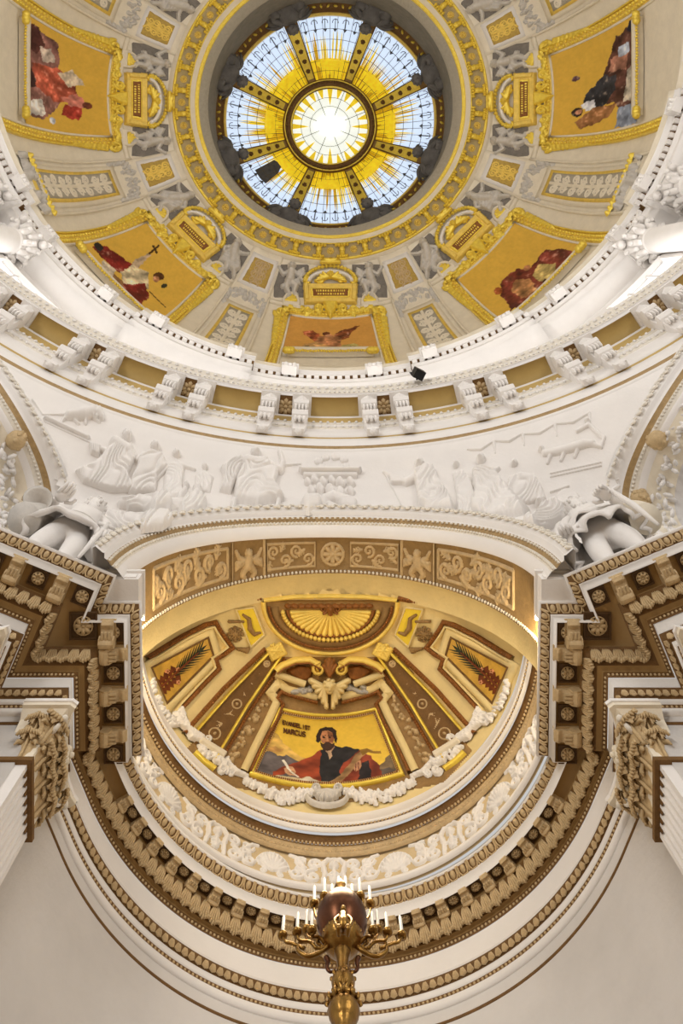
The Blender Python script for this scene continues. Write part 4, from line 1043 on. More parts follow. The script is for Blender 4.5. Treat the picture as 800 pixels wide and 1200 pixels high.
# acanthus leaves of the big moulding
def leaf_piece(w=.1,L=.2):
    b=MB()
    for x,k in((0,1.0),(-.45,.86),(.45,.86),(-.85,.66),(.85,.66)):
        b.add(*p_tube(catmull([(x*w*.5,-.02,.45*L),(x*w*.9,.035,.1*L),(x*w*1.1,.05,-.35*L*k),(x*w*1.15,.10,-.5*L*k),(x*w*1.1,.11,-.38*L*k)],2),np.array([.02,.026,.03,.034,.036,.036,.034,.028,.014])*w/.1,5))
    return b
LEAF=leaf_piece().mesh('acanthus_leaf','carve',True); LEAFVF=leaf_piece().get()
for p,T,N,l,i in ent_along(.68,{-1:.2,4:.19}):
    n2,z2=nrm_tilt(N,.7); inst('acanthus_leaf',LEAF,ent,frame((p[0],p[1],HC-.66),T,n2,z2,(.8,1.15,1.35)))
# small carving on the architrave (leaf tongue) and beads
sm_=MB(); bd=MB(); pb=p_ball(1,1,1,5,4)
for p,T,N,l,i in ent_along(.885,.125):
    n2,z2=nrm_tilt(N,.8); sm_.put(LEAFVF,frame((p[0],p[1],HC-1.565),T,n2,z2,(.44,.5,.52)))
tag(sm_.obj('carved_tongues','carve',ent),kind='stuff')
for d,z,st,q in((.885,HC-.90,.07,.024),(.99,HC-1.80,.07,.024),(.165,HC-.235,.06,.016)):
    for p,T,N,l,i in ent_along(d,st): bd.put(pb,frame((p[0],p[1],z),T,N,ZUP,(q*1.1,q,q)))
tag(bd.obj('beads','carve',ent,True),kind='stuff')
# modillions, coffers, rosettes under the corona
def modillion_mesh():
    b=MB(); prof=catmull([(0,-.02),(.0,-.2),(.1,-.26),(.2,-.17),(.3,-.1),(.38,-.13),(.41,-.07),(.4,0)],3)
    V=[];n=len(prof)
    for y,z in prof: V+=[(-.1,y,z),(-.05,y+.006,z-.015),(.05,y+.006,z-.015),(.1,y,z)]
    F=[(i*4+j,i*4+j+1,(i+1)*4+j+1,(i+1)*4+j) for i in range(n-1) for j in range(3)]+[tuple(range(0,4*n,4)),tuple(range(3,4*n,4))[::-1]]
    b.add(V,F); b.add(*p_box(-.13,.13,-.01,.44,-.04,.01))
    for x in(-.06,0,.06): b.put(p_ball(.035,.12,.04,6,4),frame((x,.2,-.2),*np.eye(3)))
    for s in(-1,1): b.add(*p_tube([(s*.1,.1,-.14),(s*.125,.1,-.14)],.11,8))
    b.add(*p_tube([(-.09,.39,-.07),(.09,.39,-.07)],.055,7))
    return b.mesh('modillion','carve',False)
MOD=modillion_mesh()
b=MB()
for s0,s1 in((.155,.135),): 
    V=[(x*s0,y*s0,0) for x,y in((-1,-1),(1,-1),(1,1),(-1,1))]+[(x*s0,y*s0,.03) for x,y in((-1,-1),(1,-1),(1,1),(-1,1))]+[(x*s1,y*s1,.03) for x,y in((-1,-1),(1,-1),(1,1),(-1,1))]+[(x*s1*.95,y*s1*.95,.005) for x,y in((-1,-1),(1,-1),(1,1),(-1,1))]
    b.add(V,[(k*4+i,k*4+(i+1)%4,k*4+4+(i+1)%4,k*4+4+i) for k in range(3) for i in range(4)]+[(12,13,14,15)])
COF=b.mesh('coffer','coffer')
b=MB()
for i in range(8):
    a=i*pi/4; b.put(p_ball(.05,.03,.025,6,4),frame((.062*math.cos(a),.062*math.sin(a),.02),(math.cos(a),math.sin(a),0),(-math.sin(a),math.cos(a),0),ZUP))
b.put(p_lathe([(.108,0),(.112,.02),(.1,.025),(.095,0)],14),Matrix.Identity(4)); b.put(p_ball(.032,.032,.045,7,4),Matrix.Identity(4))
ROS=b.mesh('rosette','carve',True)
def put_mod(p,T,N,sy=1,sx=1,sz=1): inst('modillion',MOD,ent,frame((*p,HC-.42),T,N,ZUP,(sx,sy,sz)))
def put_cof(p,T,N,sc=1.0,sy=1.0):
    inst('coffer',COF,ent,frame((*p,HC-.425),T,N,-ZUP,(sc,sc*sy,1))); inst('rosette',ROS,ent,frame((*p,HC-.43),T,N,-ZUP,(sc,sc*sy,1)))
for mirr in(1,-1):
    def G(p,t):
        t=np.array([t[0]*mirr,t[1],0])*mirr if mirr<0 else np.array([t[0],t[1],0]); return np.array([p[0]*mirr,p[1]]),t
    def run(a,b_,n,start_mod,dm_,dc_,inner):
        pass
    t0=np.array([c22,s22]); n0=np.array([s22,-c22])   # pier front: travel and room normal
    for i in range(6):
        q=P1-t0*(.35+.8*i); p=q-n0*.60; c=np.array([p[0]*mirr,p[1]]); T=np.array([t0[0],t0[1]*mirr,0]); N=np.array([n0[0]*mirr,n0[1],0]); put_cof((c+N[:2]*.22),T,N)
        q=P1-t0*(.75+.8*i); p=q-n0*.60; c=np.array([p[0]*mirr,p[1]]); put_mod(c,T,N)
    # jamb (faces the axis)
    for i in range(4):
        y=18.35+.38+.68*i
        T=np.array([0,1.,0]); N=np.array([1.*mirr,0,0]); 
        x=-3.40-.60
        put_cof(np.array([(x+.2)*mirr,y]),T,N); 
        if i<3: put_mod(np.array([x*mirr,y+.34]),T,N)
    # inner front
    T=np.array([1.,0,0]); N=np.array([0,-1.,0]); put_mod(np.array([-3.88*mirr,18.35+.60]),T,N)
    put_cof(np.array([-4.3*mirr,18.62]),T,N,1.5)
for i,az in enumerate(np.linspace(-61,61,21)):
    T,N,Z=ringframe(az); p=ringpt(RA+.36,az,0,0,YA)[:2]; put_mod(p,T,N,.58,.78,.72)
    if i<20:
        az2=az+3.05; T,N,Z=ringframe(az2); p=ringpt(RA+.235,az2,0,0,YA)[:2]; put_cof(p,T,N,.8,.8)
# ---- attic shell frieze
def att_surf(U,V,h=0.0):
    a=U/3.86; P=np.stack([-.1+3.86*np.sin(a),19.47+3.86*np.cos(a),np.broadcast_to(V,np.shape(a))],-1); N=np.stack([-np.sin(a),-np.cos(a),np.zeros_like(a)],-1); return P+N*h,N
def shell(rel,x,y,r):
    rel.poly([(x+1.0*r*math.sin(q),y-.75*r+1.55*r*math.cos(q)) for q in np.linspace(-1.4,1.4,15)]+[(x,y-.8*r)],.12*r,.1*r)
    for q in np.linspace(-1.25,1.25,9): rel.cap(x+.12*r*math.sin(q),y-.75*r,.03*r,x+r*1.0*math.sin(q),y-.75*r+1.55*r*math.cos(q),.105*r,1.6,.12*r)
    rel.chain([(x+1.2*r*math.sin(q),y-.75*r+1.78*r*math.cos(q),.07*r) for q in np.linspace(-1.5,1.5,15)],1.6)
    for s in(-1,1): scroll(rel,x+s*.6*r,y-.9*r,.28*r,s,pi/2,.28,1.4)
for i,az in enumerate(np.arange(-65.6,66,16.4)):
    u=R_(az)*3.86; r=Rel(u-.60,u+.60,HC+.08,HC+.86,.02)
    yc=HC+.45
    if i%2:
        shell(r,u,yc,.27)
        for s in(-1,1):
            scroll(r,u+s*.44,yc-.14,.16,-s,pi/2,.26,1.5); scroll(r,u+s*.5,yc+.2,.13,s,0,.26,1.5); r.chain([(u+s*.3,yc+.34,.03),(u+s*.42,yc+.3,.035),(u+s*.56,yc+.1,.035),(u+s*.6,yc-.2,.03)],1.4)
        o=r.build('shell_relief',att_surf,'white',att,1.0)
    else:
        for s in(-1,1):
            r.chain([(u+s*.2,yc-.32,.04),(u+s*.16,yc-.05,.05),(u+s*.2,yc+.2,.05),(u+s*.1,yc+.36,.04)],1.3)
            scroll(r,u+s*.32,yc+.2,.14,s,-pi/2,.26,1.5); scroll(r,u+s*.38,yc-.16,.16,-s,pi/2,.26,1.5); leaf(r,u+s*.5,yc+.08,s*.2+(0 if s>0 else pi),.14,.08,1.3,0,3)
        r.head(u,yc+.16,.09,0,-.02); leaf(r,u,yc+.02,-pi/2,.3,.13,1.3,.02,4); r.chain([(u-.12,yc+.3,.03),(u,yc+.36,.035),(u+.12,yc+.3,.03)],1.4)
        o=r.build('palmette_relief',att_surf,'white',att,1.0)
bd=MB()
for az in np.arange(-88,88.1,1.1):
    T,N,Z=ringframe(az); bd.put(pb,frame(ringpt(3.65,az,HC+1.21,-.1,19.31),T,N,Z,(.028,.022,.022))); 
    bd.put(pb,frame(ringpt(3.82,az,HC+.90,-.1,19.42),T,N,Z,(.03,.03,.04)))
    bd.put(pb,frame(ringpt(3.77,az,HC+1.01,-.1,19.40),T,N,Z,(.03,.03,.03)))
tag(bd.obj('ledge_beads','carve',att,True),kind='stuff')
# ================================================================== arch carving and the relief on the pendentive
b=MB()
for s in(-1,1): b.add(*p_tube([(s*(.03+.055*(1-t)*math.cos(t*8)),.02,.0+s*.06+.05*(1-t)*math.sin(t*8)*1.0) for t in np.linspace(0,.8,9)],.016,4))
b.put(p_ball(.05,.03,.1,6,4),frame((-.1,.01,0),*np.eye(3))); b.put(p_ball(.035,.03,.07,6,4),frame((.09,.01,0),*np.eye(3)))
SCR=b.mesh('scroll_carving','carvewhite',True)
def arch_frames(pt,n):
    """pt(t)->pos ; yields frames on arch with T along, Nf towards the room"""
    return
L=[]
P=arch_pt(tt,.60,0.0); P[:,1]=np.sqrt(18.05**2-P[:,0]**2)-.13
for p,T,l in along(P,.25,trim=.1):
    Rd=unit(np.array([(p[0]-ARX),0,(p[2]-HC)])); Nf=unit(np.cross(Rd,T)); 
    if Nf[1]>0: Nf=-Nf
    inst('scroll_carving',SCR,arch,frame(p,T,Nf,Rd,(1.15,1.2,.95)))
bd=MB(); P=arch_pt(tt,.23,0.0); P[:,1]=np.sqrt(18.05**2-P[:,0]**2)+.14
for p,T,l in along(P,.085): bd.put(p_ball(1,1,1,5,4),frame(p,*np.eye(3),(.032,.04,.04)))
P=arch_pt(tt,.36,0.0); P[:,1]=np.sqrt(18.05**2-P[:,0]**2)+.06
for p,T,l in along(P,.12): bd.put(p_ball(1,1,1,5,4),frame(p,*np.eye(3),(.04,.03,.04)))
P=arch_pt(tt,.02,19.2); 
for p,T,l in along(P,.09): bd.put(p_ball(1,1,1,5,4),frame(p,*np.eye(3),(.035,.04,.035)))
tag(bd.obj('archivolt_beads','carvewhite',arch,True),kind='stuff')
for st,sg in((MAL,-1),(MAR,1)):
    mpt=lambda t,rho,dn,sg=sg:main_pt(t,rho,dn,sg)
    t=np.r_[np.linspace(-.5,-.02,10),np.linspace(.0,pi*.35,60)]; Nf=unit(np.array([.7071*(1 if sg<0 else -1),-.7071,0]))
    P=mpt(t,.0,-.09); C=mpt(t,-1.,-.09)
    for p,T,l in along(P,.27):
        i=np.argmin(np.linalg.norm(P-p,axis=1)); Rd=unit(P[i]-C[i]); inst('scroll_carving',SCR,st,frame(p,T,Nf,Rd,(1.25,1.2,1.05)))
    bd=MB(); P=mpt(t,-.43,.16)
    for p,T,l in along(P,.1): bd.put(p_ball(1,1,1,5,4),frame(p,*np.eye(3),(.045,.045,.045)))
    tag(bd.obj('archivolt_beads','carvewhite',st,True),kind='stuff')
    # leaf garland lying in the hollow, with bosses
    gl_=MB(); P=mpt(t,-.75,.56); rr=random.Random(3+sg)
    for p,T,l in along(P,.11):
        for q in range(3):
            d=np.array([rr.gauss(0,.11),rr.gauss(0,.09),rr.gauss(0,.12)]); X=unit(np.array([rr.gauss(0,1) for _ in range(3)])); Y=unit(np.cross(X,(.3,.5,.8))); gl_.put(p_ball(.14,.06,.045,6,4),frame(p+d,X,Y,np.cross(X,Y)))
    gl_.obj('leaf_garland','white',st,True)
    for q in(.28,.62,.95):
        p=mpt(np.array([q]),-.5,.3)[0]; bo=MB(); bo.put(p_ball(.24,.24,.24,10,7),frame(p,*np.eye(3)))
        for i in range(14):
            v=unit(np.array([rr.gauss(0,1) for _ in range(3)])); bo.put(p_ball(.08,.08,.08,6,4),frame(p+v*.2,*np.eye(3)))
        bo.obj('flower_boss','carve',st,True)
# ---- soffit panels of the apse arch
def soff(U,V,h=0.0):
    th=U/4.0; X=ARX+3.63*np.cos(th); H=HC+4.35*np.sin(th); Yf=np.sqrt(18.05**2-X**2)+.42; Y=Yf+(19.2-Yf)*np.clip(V/.8,0,1)
    N=unit(np.stack([-np.cos(th),np.zeros_like(th),-np.sin(th)],-1)); P=np.stack([X,Y,H],-1)
    return P+N*np.asarray(h)[...,None] if np.ndim(h) else P+N*h,N
U0=pi/2*4
def srel(u0,u1,st=.02): return Rel(U0+u0,U0+u1,0.0,.8,st)
r=srel(-.36,.36); 
r.chain([(U0+.26*math.cos(t),.4+.26*math.sin(t),.035) for t in np.linspace(0,2*pi,25)],1.2)
for i in range(8): a=i*pi/4; r.cap(U0+.06*math.cos(a),.4+.06*math.sin(a),.04,U0+.17*math.cos(a),.4+.17*math.sin(a),.06,1)
r.cap(U0,.4,.05,U0,.4,.05,1.3); r.build('wheel_rosette',soff,'carve',arch,.8)
for s in(-1,1):
    r=srel(*sorted((s*.42,s*1.62))); x0=U0+s*.42; x1=U0+s*1.62
    r.chain([(x0,.12,.022),(x1,.12,.022),(x1,.68,.022),(x0,.68,.022),(x0,.12,.022)],1.2)
    for i in range(4):
        x=x0+s*(.18+.28*i); scroll(r,x,.4+.1*(-1)**i,.15,s*(-1)**i,pi/2,.2,1.1); leaf(r,x+s*.1,.4-.12*(-1)**i,random.uniform(0,6),.2,.1,1,0,3)
    r.build('scroll_panel',soff,'carve',arch,.7)
    # putto
    r=srel(*sorted((s*1.68,s*2.5)))
    px=U0+s*2.08; r.head(px,.28,.085,0,.03); r.chain([(px,.36,.1),(px+s*.02,.52,.11)],1); 
    for q in(-1,1): r.chain([(px+q*.08,.4,.05),(px+q*.24,.34,.045),(px+q*.32,.2,.035)],1); r.chain([(px+q*.06,.55,.08),(px+q*.16,.68,.06),(px+q*.1,.76,.045)],1); r.poly([(px+q*.06,.34),(px+q*.34,.4),(px+q*.36,.6),(px+q*.12,.5)],.06,.04,.03,(1,1),30)
    r.build('putto_relief',soff,'carve',arch,.85)
    r=srel(*sorted((s*1.66,s*2.54)),.03); 
    for u in(1.68,2.52): r.cap(U0+s*u,.02,.03,U0+s*u,.78,.03,1.3)
    r.build('panel_divider',soff,'carve',arch,.8)
    r=srel(*sorted((s*2.6,s*4.9))); x0=U0+s*2.62; x1=U0+s*4.85
    r.chain([(x0,.12,.022),(x1,.12,.022),(x1,.68,.022),(x0,.68,.022),(x0,.12,.022)],1.2)
    for i in range(7):
        x=x0+s*(.2+.3*i); scroll(r,x,.4+.09*(-1)**i,.16,s*(-1)**i,pi/2,.22,1.3); leaf(r,x+s*.12,.4-.14*(-1)**i,random.uniform(0,6),.26,.13,1.2,0,3); leaf(r,x,.4,random.uniform(0,6),.2,.12,1.3,0,3)
    r.build('acanthus_panel',soff,'carve',arch,.9)
# impost blocks above the cornice corners
for s in(-1,1):
    b=MB(); x0,x1=sorted((s*3.47,s*4.12)); b.add(*p_box(x0,x1,17.98,18.75,HC,HC+.30)); b.add(*p_box(x0-.04,x1+.04,17.93,18.8,HC+.30,HC+.38)); b.add(*p_box(x0+.06,x1-.06,17.96,18.7,HC+.05,HC+.24)); b.obj('impost_block','white',arch)
# ---- relief scene (pixel traced onto the curved wall)
RS=.042
def fig(name,x0,x1,y0,y1,draw,step=.75,sc=RS,m='white'):
    r=Rel(x0,x1,y0,y1,step); draw(r); return r.build(name,lambda U,V:pend_pt(U,V),m,pen,sc)
def robe(r,pts,fd=(1,.2),fr=.7,h=4.5,f=1.6): r.poly(pts,h,3.5,f,fd,fr*.62,swirl=5.0)
def dA(r):
    r.head(149,512,5.2,1,2.2,True); robe(r,[(122,531),(138,519),(154,524),(158,540),(150,558),(160,577),(128,578),(97,567),(88,553),(108,545),(118,536)],(1,.15),.62)
    r.chain([(140,523,5),(124,530,3.4),(112,524,2.4)],1); r.poly([(104,521),(118,525),(116,537),(106,533)],4,2,1.5,(1,0),1.3); r.chain([(152,526,4),(158,537,3),(148,546,2.4)],1); r.cap(134,520,6,150,530,6,1)
def dB(r):
    r.head(182,524,4.6,1.5,1.5); robe(r,[(162,537),(176,530),(190,534),(196,548),(184,560),(182,580),(150,580),(154,560),(160,548)],(.5,1),.5); r.chain([(186,535,3.2),(197,548,2.4),(183,562,2.2)],1); r.chain([(168,534,3.2),(160,540,2.6)],1)
def dC(r):
    r.head(207,533,4,1.5,1); robe(r,[(196,546),(208,540),(216,548),(213,568),(214,584),(190,582),(192,560)],(1,.1),.7,2.6,1); r.chain([(210,546,2.4),(222,549,1.9),(228,551,1.6)],1)
def dD(r):
    r.head(174,574,4.4,1,2.2); robe(r,[(138,589),(160,584),(176,583),(196,586),(201,598),(180,603),(150,600)],(.4,1),.8,6,2); r.chain([(142,592,5),(170,594,6),(196,596,4.5)],1); r.chain([(178,582,3),(192,588,2.4)],1)
def dD2(r): robe(r,[(124,600),(150,603),(196,604),(204,612),(190,621),(150,626),(118,622),(114,608)],(1,.5),.45,4,1.8)
def dE(r):
    r.head(231,576,4.6,1.2,1.6); r.chain([(229,583,5),(224,592,6)],1); robe(r,[(216,586),(234,582),(242,592),(236,602),(212,608),(208,598)],(1,.8),.7,5); r.chain([(222,586,2.8),(212,588,2.2),(200,588,2)],1); r.chain([(236,596,4),(226,603,3.2),(214,608,2.4)],1)
def dE2(r): r.head(217,571,3.4,-1,1); r.chain([(216,577,3.4),(210,584,4)],1); r.head(240,548,3,1,1); robe(r,[(228,558),(240,552),(250,560),(246,578),(228,576)],(1,.3),.8,2,1)
def lion(r):
    r.chain([(80,488,5),(98,487,6.5),(108,485,6)],1); r.cap(114,486,5.5,118,490,4,1.1); 
    for a in np.linspace(0,6.2,9): r.cap(112+5*math.cos(a),486+5*math.sin(a),2,112+5*math.cos(a),486+5*math.sin(a),2,1.2,2)
    for x0,y0,x1,y1 in((82,487,72,495),(86,488,92,497),(104,487,100,497),(108,487,116,495)): r.chain([(x0,y0,2.8),((x0+x1)/2-2,(y0+y1)/2,2.2),(x1,y1,1.6)],1)
    r.chain([(78,486,1.6),(66,486,1.2),(50,486,1.0),(42,474,1.2),(38,469,1.6)],1)
def plank(r): r.poly([(50,491),(54,489),(106,513),(102,516)],3,1.5); r.cap(52,494,1,104,518,1,1)
def dF(r):
    r.head(300,533,5.4,1.6,1.2,True); r.cap(290,546,8,312,548,6.5,1); robe(r,[(277,562),(287,542),(312,540),(326,556),(322,570),(333,588),(302,593),(275,590),(274,575)],(.35,1),.5,6,1.8)
    r.chain([(314,546,5),(328,553,4.2),(331,543,3),(328,531,2.4)],1); r.cap(327,530,2.2,326,525,1,1); r.chain([(330,546,1.6),(352,544,1.2)],1)
    robe(r,[(258,550),(270,541),(284,536),(286,546),(278,562),(270,580),(257,577),(262,562)],(1,.4),.7,4.5,2); r.chain([(274,590,3.4),(272,600,2.6),(276,601,2)],1); r.chain([(326,589,3.2),(324,598,2.4),(330,600,2)],1)
def altar(r):
    r.poly([(349,552),(424,552),(421,556.5),(353,556.5)],5,1); r.poly([(355,557),(419,557),(419,561),(355,561)],3,1); 
    for x,y,q in((360,566,4),(368,563,4),(378,566,4.5),(388,564,4),(398,567,5),(410,566,4.5),(364,575,4),(374,574,5),(386,576,5.5),(398,578,5),(410,576,4)): r.cap(x,y,q,x+3,y+2,q*.8,.9)
    r.cap(361,594,9,370,592,8,.8); r.chain([(380,590,6),(392,584,5),(402,590,6),(414,592,5)],.9); r.chain([(386,596,4),(396,598,3)],1)
def cloud(r):
    for x,y,q in((372,541,4),(380,537,4),(392,536,4.5),(402,539,4),(376,547,3),(404,546,3)): r.cap(x,y,q,x+3,y,q*.8,.4)
def dG(r):
    r.head(491,545,4.8,-1.6,1,True); robe(r,[(484,558),(494,551),(508,550),(516,568),(524,580),(533,598),(530,603),(498,604),(489,592),(487,574)],(.9,.6),.55,6,2)
    r.chain([(490,560,4.6),(476,567,3.6),(462,562,2.6),(450,554,2)],1); r.poly([(456,560),(474,561),(476,569),(458,569)],3,1.5); r.chain([(450,554,1.1),(462,576,1.0),(473,597,1.0)],1.2)
def dH(r):
    r.head(534,546,3.4,-1,1); robe(r,[(530,556),(542,552),(552,562),(560,590),(562,606),(536,604),(534,580)],(1,.2),.7,2.6,1.2)
def dI(r):
    r.head(563,540,4.8,-1.4,1.4); robe(r,[(553,554),(566,550),(580,553),(590,568),(606,586),(622,601),(604,606),(572,610),(552,604),(556,580)],(.7,-.6),.55,5,1.9); r.chain([(560,556,4),(556,570,3.2),(568,582,2.4),(574,590,2)],1); r.chain([(576,556,3.4),(584,550,2.4)],1)
def dJ(r):
    r.head(602,544,3.6,-1,1); robe(r,[(596,560),(610,554),(626,556),(634,570),(640,586),(618,592),(600,586),(594,574)],(1,.7),.6,2.6,1.2)
def dK(r):
    r.head(632,590,5,-1.4,2); robe(r,[(634,594),(650,588),(664,596),(660,612),(640,624),(612,622),(624,610)],(.6,1),.6,6,2); r.chain([(640,598,4.4),(626,606,3.6),(614,614,3),(608,618,2.6)],1)
def disc(r): r.poly([(665+14*math.cos(a),585+12*math.sin(a)) for a in np.linspace(0,2*pi,20,endpoint=False)],2.2,3); r.cap(645,577,1.3,666,570,1.2,1.2)
def dL(r):
    r.chain([(638,532,4),(652,530,4.5),(668,526,5),(684,521,5),(694,520,4)],.7); r.head(634,528,3.4,-1,0); r.chain([(690,520,3),(704,524,2.4),(708,512,2)],.8); r.chain([(676,506,2.4),(690,498,2.6),(700,508,2.4),(706,514,2)],.8); r.head(688,494,2.8,1,0)
    for x,y in((644,541),(660,538),(676,534)): r.cap(x,y-6,2.6,x-3,y+2,2,.8)
    for i in range(2): r.cap(645,559-i*4,1.1,704,546-i*4,1.1,1)
def fest(r):
    for (a,b_,c,d) in((548,527,578,517),(580,517,612,508),(614,509,650,497),(652,497,690,484)):
        m=((a+c)/2,(b_+d)/2+5); r.chain([(a,b_,1.2),(m[0],m[1],1.6),(c,d,1.2)],.9); r.cap(c,d,2,c+2,d+14,1,.5)
for nm,bx,fn in(('relief_figure',(84,168,500,584),dA),('relief_figure',(146,204,514,586),dB),('relief_figure',(186,232,524,590),dC),('relief_figure',(134,206,565,608),dD),('relief_drapery',(110,208,596,628),dD2),('relief_figure',(198,246,566,614),dE),('relief_figure',(204,254,540,592),dE2),
    ('relief_lion',(34,126,464,504),lambda r:lion(r)),('relief_plank',(46,110,485,522),plank),('relief_figure',(252,356,520,606),dF),('relief_altar',(344,430,548,606),altar),('relief_cloud',(364,412,530,552),cloud),('relief_figure',(446,538,536,608),dG),('relief_figure',(526,566,538,610),dH),
    ('relief_figure',(546,626,530,614),dI),('relief_figure',(590,644,536,596),dJ),('relief_figure',(604,668,580,628),dK),('relief_shield',(642,682,566,600),disc),('relief_animal',(626,714,488,564),dL),('relief_festoon',(544,696,478,534),fest)): fig(nm,*bx,fn)
# ================================================================== decoration of the conch
XM=386.0
mx=lambda pts:[(2*XM-x,y) for x,y in pts][::-1]
def cstrip(name,pts,prof,m,parent,closed=False,smooth=False,n=6):
    """profile (offset px, height m) swept along a pixel polyline on the conch"""
    P=np.asarray(pts,float)
    if n>1 and not closed: P=np.vstack([np.stack([np.linspace(P[i][k],P[i+1][k],n,endpoint=False) for k in(0,1)],1) for i in range(len(P)-1)]+[P[-1:]])
    pl=Path(P,closed=closed); G=[]
    for d,h in prof:
        q=pl.off(d); G.append(conch_pt(q[:,0],q[:,1],h)[0])
    G=np.stack(G,1); return obj(name,G.reshape(-1,3),grid_faces(len(P),len(prof),closed),m,parent,smooth)
def rnd(w,h): return [(-w,-.01),(-w,h*.6),(-w*.5,h),(w*.5,h),(w,h*.6),(w,-.01)]
def cpoly(name,pts,h,m,parent,step=1.6,soft=.8,hm=.04):
    P=np.asarray(pts); r=Rel(P[:,0].min()-1,P[:,0].max()+1,P[:,1].min()-1,P[:,1].max()+1,step); r.poly(pts,1,soft); return r.build(name,lambda U,V:conch_pt(U,V,h),m,parent,hm)
def cbeads(pts,step,size,h,mb,pb_=p_ball(1,1,1,6,4)):
    for p,t,l in along(np.asarray(pts,float),step):
        P,N=conch_pt(p[0],p[1],h); mb.put(pb_,frame(P,*np.eye(3),(size,size,size)))
CS=lambda h:(lambda U,V:conch_pt(U,V,h))
cbd=MB()
# ground fields
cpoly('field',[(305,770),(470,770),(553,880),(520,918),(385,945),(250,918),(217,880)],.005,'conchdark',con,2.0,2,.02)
# front edge bead line
for f in(lambda p:p,mx):
    e=f([(166,757),(182,742),(215,725),(258,711),(306,701)]); cstrip('edge_moulding',e,rnd(2.6,.05),'rust',con); cbeads(e,3.2,.03,.05,cbd)
# ribs
for f in(lambda p:p,mx):
    gA=f([(318,761),(268,812),(221,866)]); gB=f([(329,768),(288,828),(249,893)])
    rb=empty('conch_rib',(0,0,0)); rb.parent=con
    cpoly('rib_ground',f([(318,761),(329,768),(288,828),(249,893),(221,866),(268,812)]),.03,'brown',rb,1.2)
    for g_ in(gA,gB): cstrip('gilt_line',g_,rnd(1.7,.13),'gold',rb)
    for d in(-4.2,):
        q=Path(np.array(gA)).off(4.4 if f is mx else 4.4); 
    e=f([(311,760),(261,808),(214,861)]); cstrip('rust_bead_line',e,rnd(2.6,.08),'rust',rb); cbeads(e,3.4,.035,.08,cbd)
    e=f([(334,772),(293,832),(256,895)]); cstrip('rust_bead_line',e,rnd(2.0,.07),'rust',rb); cbeads(e,3.4,.03,.07,cbd)
    r=Rel(*((218,334,758,896) if f is not mx else (2*XM-334,2*XM-218,758,896)),.8)
    for t in np.linspace(.12,.95,9):
        x,y=(322*(1-t)+236*t),(764*(1-t)+879*t); x=x if f is not mx else 2*XM-x; w_=3.6+6*t
        if int(t*9)%3==1: r.chain([(x+w_*.8*math.cos(a),y+w_*.8*math.sin(a),1.2) for a in np.linspace(0,2*pi,13)],1.2); r.cap(x,y,2,x,y,2,1.3)
        else:
            for q in range(3): leaf(r,x,y,random.uniform(0,6.28),w_,w_*.5,1.1,0,3)
    r.build('rib_ornament',CS(.05),'carve',rb,.028)
    for t in(.36,): cpoly('white_crossbar',f([(232,868),(262,886),(258,892),(229,873)]),.12,'cream',rb,1,.6,.05)
    cpoly('gilt_square',f([(310,760),(328,752),(336,766),(318,775)]),.1,'goldp',rb,1,.8,.06)
    r=Rel(*((306,338,746,778) if f is not mx else (2*XM-338,2*XM-306,746,778)),.7); x0=322 if f is not mx else 2*XM-322
    for a in range(6): leaf(r,x0,762,a*1.05,9,4.5,1.2,0,3)
    r.build('rosette',CS(.14),'goldp',rb,.03)
    # fruit drop beside the rib
    r=Rel(*((258,340,776,900) if f is not mx else (2*XM-340,2*XM-258,776,900)),.8); rr=random.Random(5)
    for t in np.linspace(.1,1,14):
        x=332*(1-t)+270*t; y=784*(1-t)+890*t; x=x if f is not mx else 2*XM-x
        for q in range(3):
            dx,dy=rr.uniform(-4,4)*(.5+t),rr.uniform(-3,3); q_=rr.uniform(1.8,3.2)*(.7+.5*t); r.cap(x+dx,y+dy,q_,x+dx,y+dy,q_,1)
    r.build('fruit_drop',CS(.03),'carve',rb,.026)
# ---- shell lunette at the crown
lun=empty('shell_lunette',conch_pt(387,735)[0],'gilded half-round shell at the crown of the apse vault','lunette')
arcp=lambda rx,ry,cy_,n=25,x0=387.,k=1.0:[(x0-rx*math.cos(t),cy_+ry*math.sin(t)) for t in np.linspace(0,pi,n)]
outl=[(308,704)]+[(387-79*math.cos(t),706+60*math.sin(t)) for t in np.linspace(.06,pi-.06,27)]+[(466,704)]
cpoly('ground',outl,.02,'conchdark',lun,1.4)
cstrip('outer_moulding',outl,rnd(2.4,.14),'goldp',lun,n=1); cstrip('outer_moulding',[(308,703),(345,699),(387,698),(429,699),(466,703)],rnd(2.2,.12),'goldp',lun)
cstrip('bead_line',[(387-73*math.cos(t),706+54*math.sin(t)) for t in np.linspace(.06,pi-.06,27)],rnd(1.6,.1),'rust',lun,n=1); cbeads([(387-73*math.cos(t),706+54*math.sin(t)) for t in np.linspace(.06,pi-.06,60)],3.2,.03,.09,cbd)
cstrip('flat_band',[(387-66*math.cos(t),708+46*math.sin(t)) for t in np.linspace(.06,pi-.06,27)],[(-4.5,0),(-4.5,.07),(4.5,.07),(4.5,0)],'conchdark',lun,n=1)
for i in range(32):
    t=.14+(pi-.28)*i/31; P,N=conch_pt(387-57*math.cos(t),711+38*math.sin(t),.1); b=MB(); T=np.array([math.cos(t),0,0]); b.put(p_ball(.055,.055,.08,6,4),frame(P,*np.eye(3))); b.obj('egg','goldp',lun,True)
cstrip('inner_rim',[(387-51*math.cos(t),712+33*math.sin(t)) for t in np.linspace(.05,pi-.05,25)],rnd(2.0,.12),'rust',lun,n=1)
r=Rel(334,440,708,748,.7); r.poly([(387-49*math.cos(t),714+31*math.sin(t)) for t in np.linspace(0,pi,22)],.4,1)
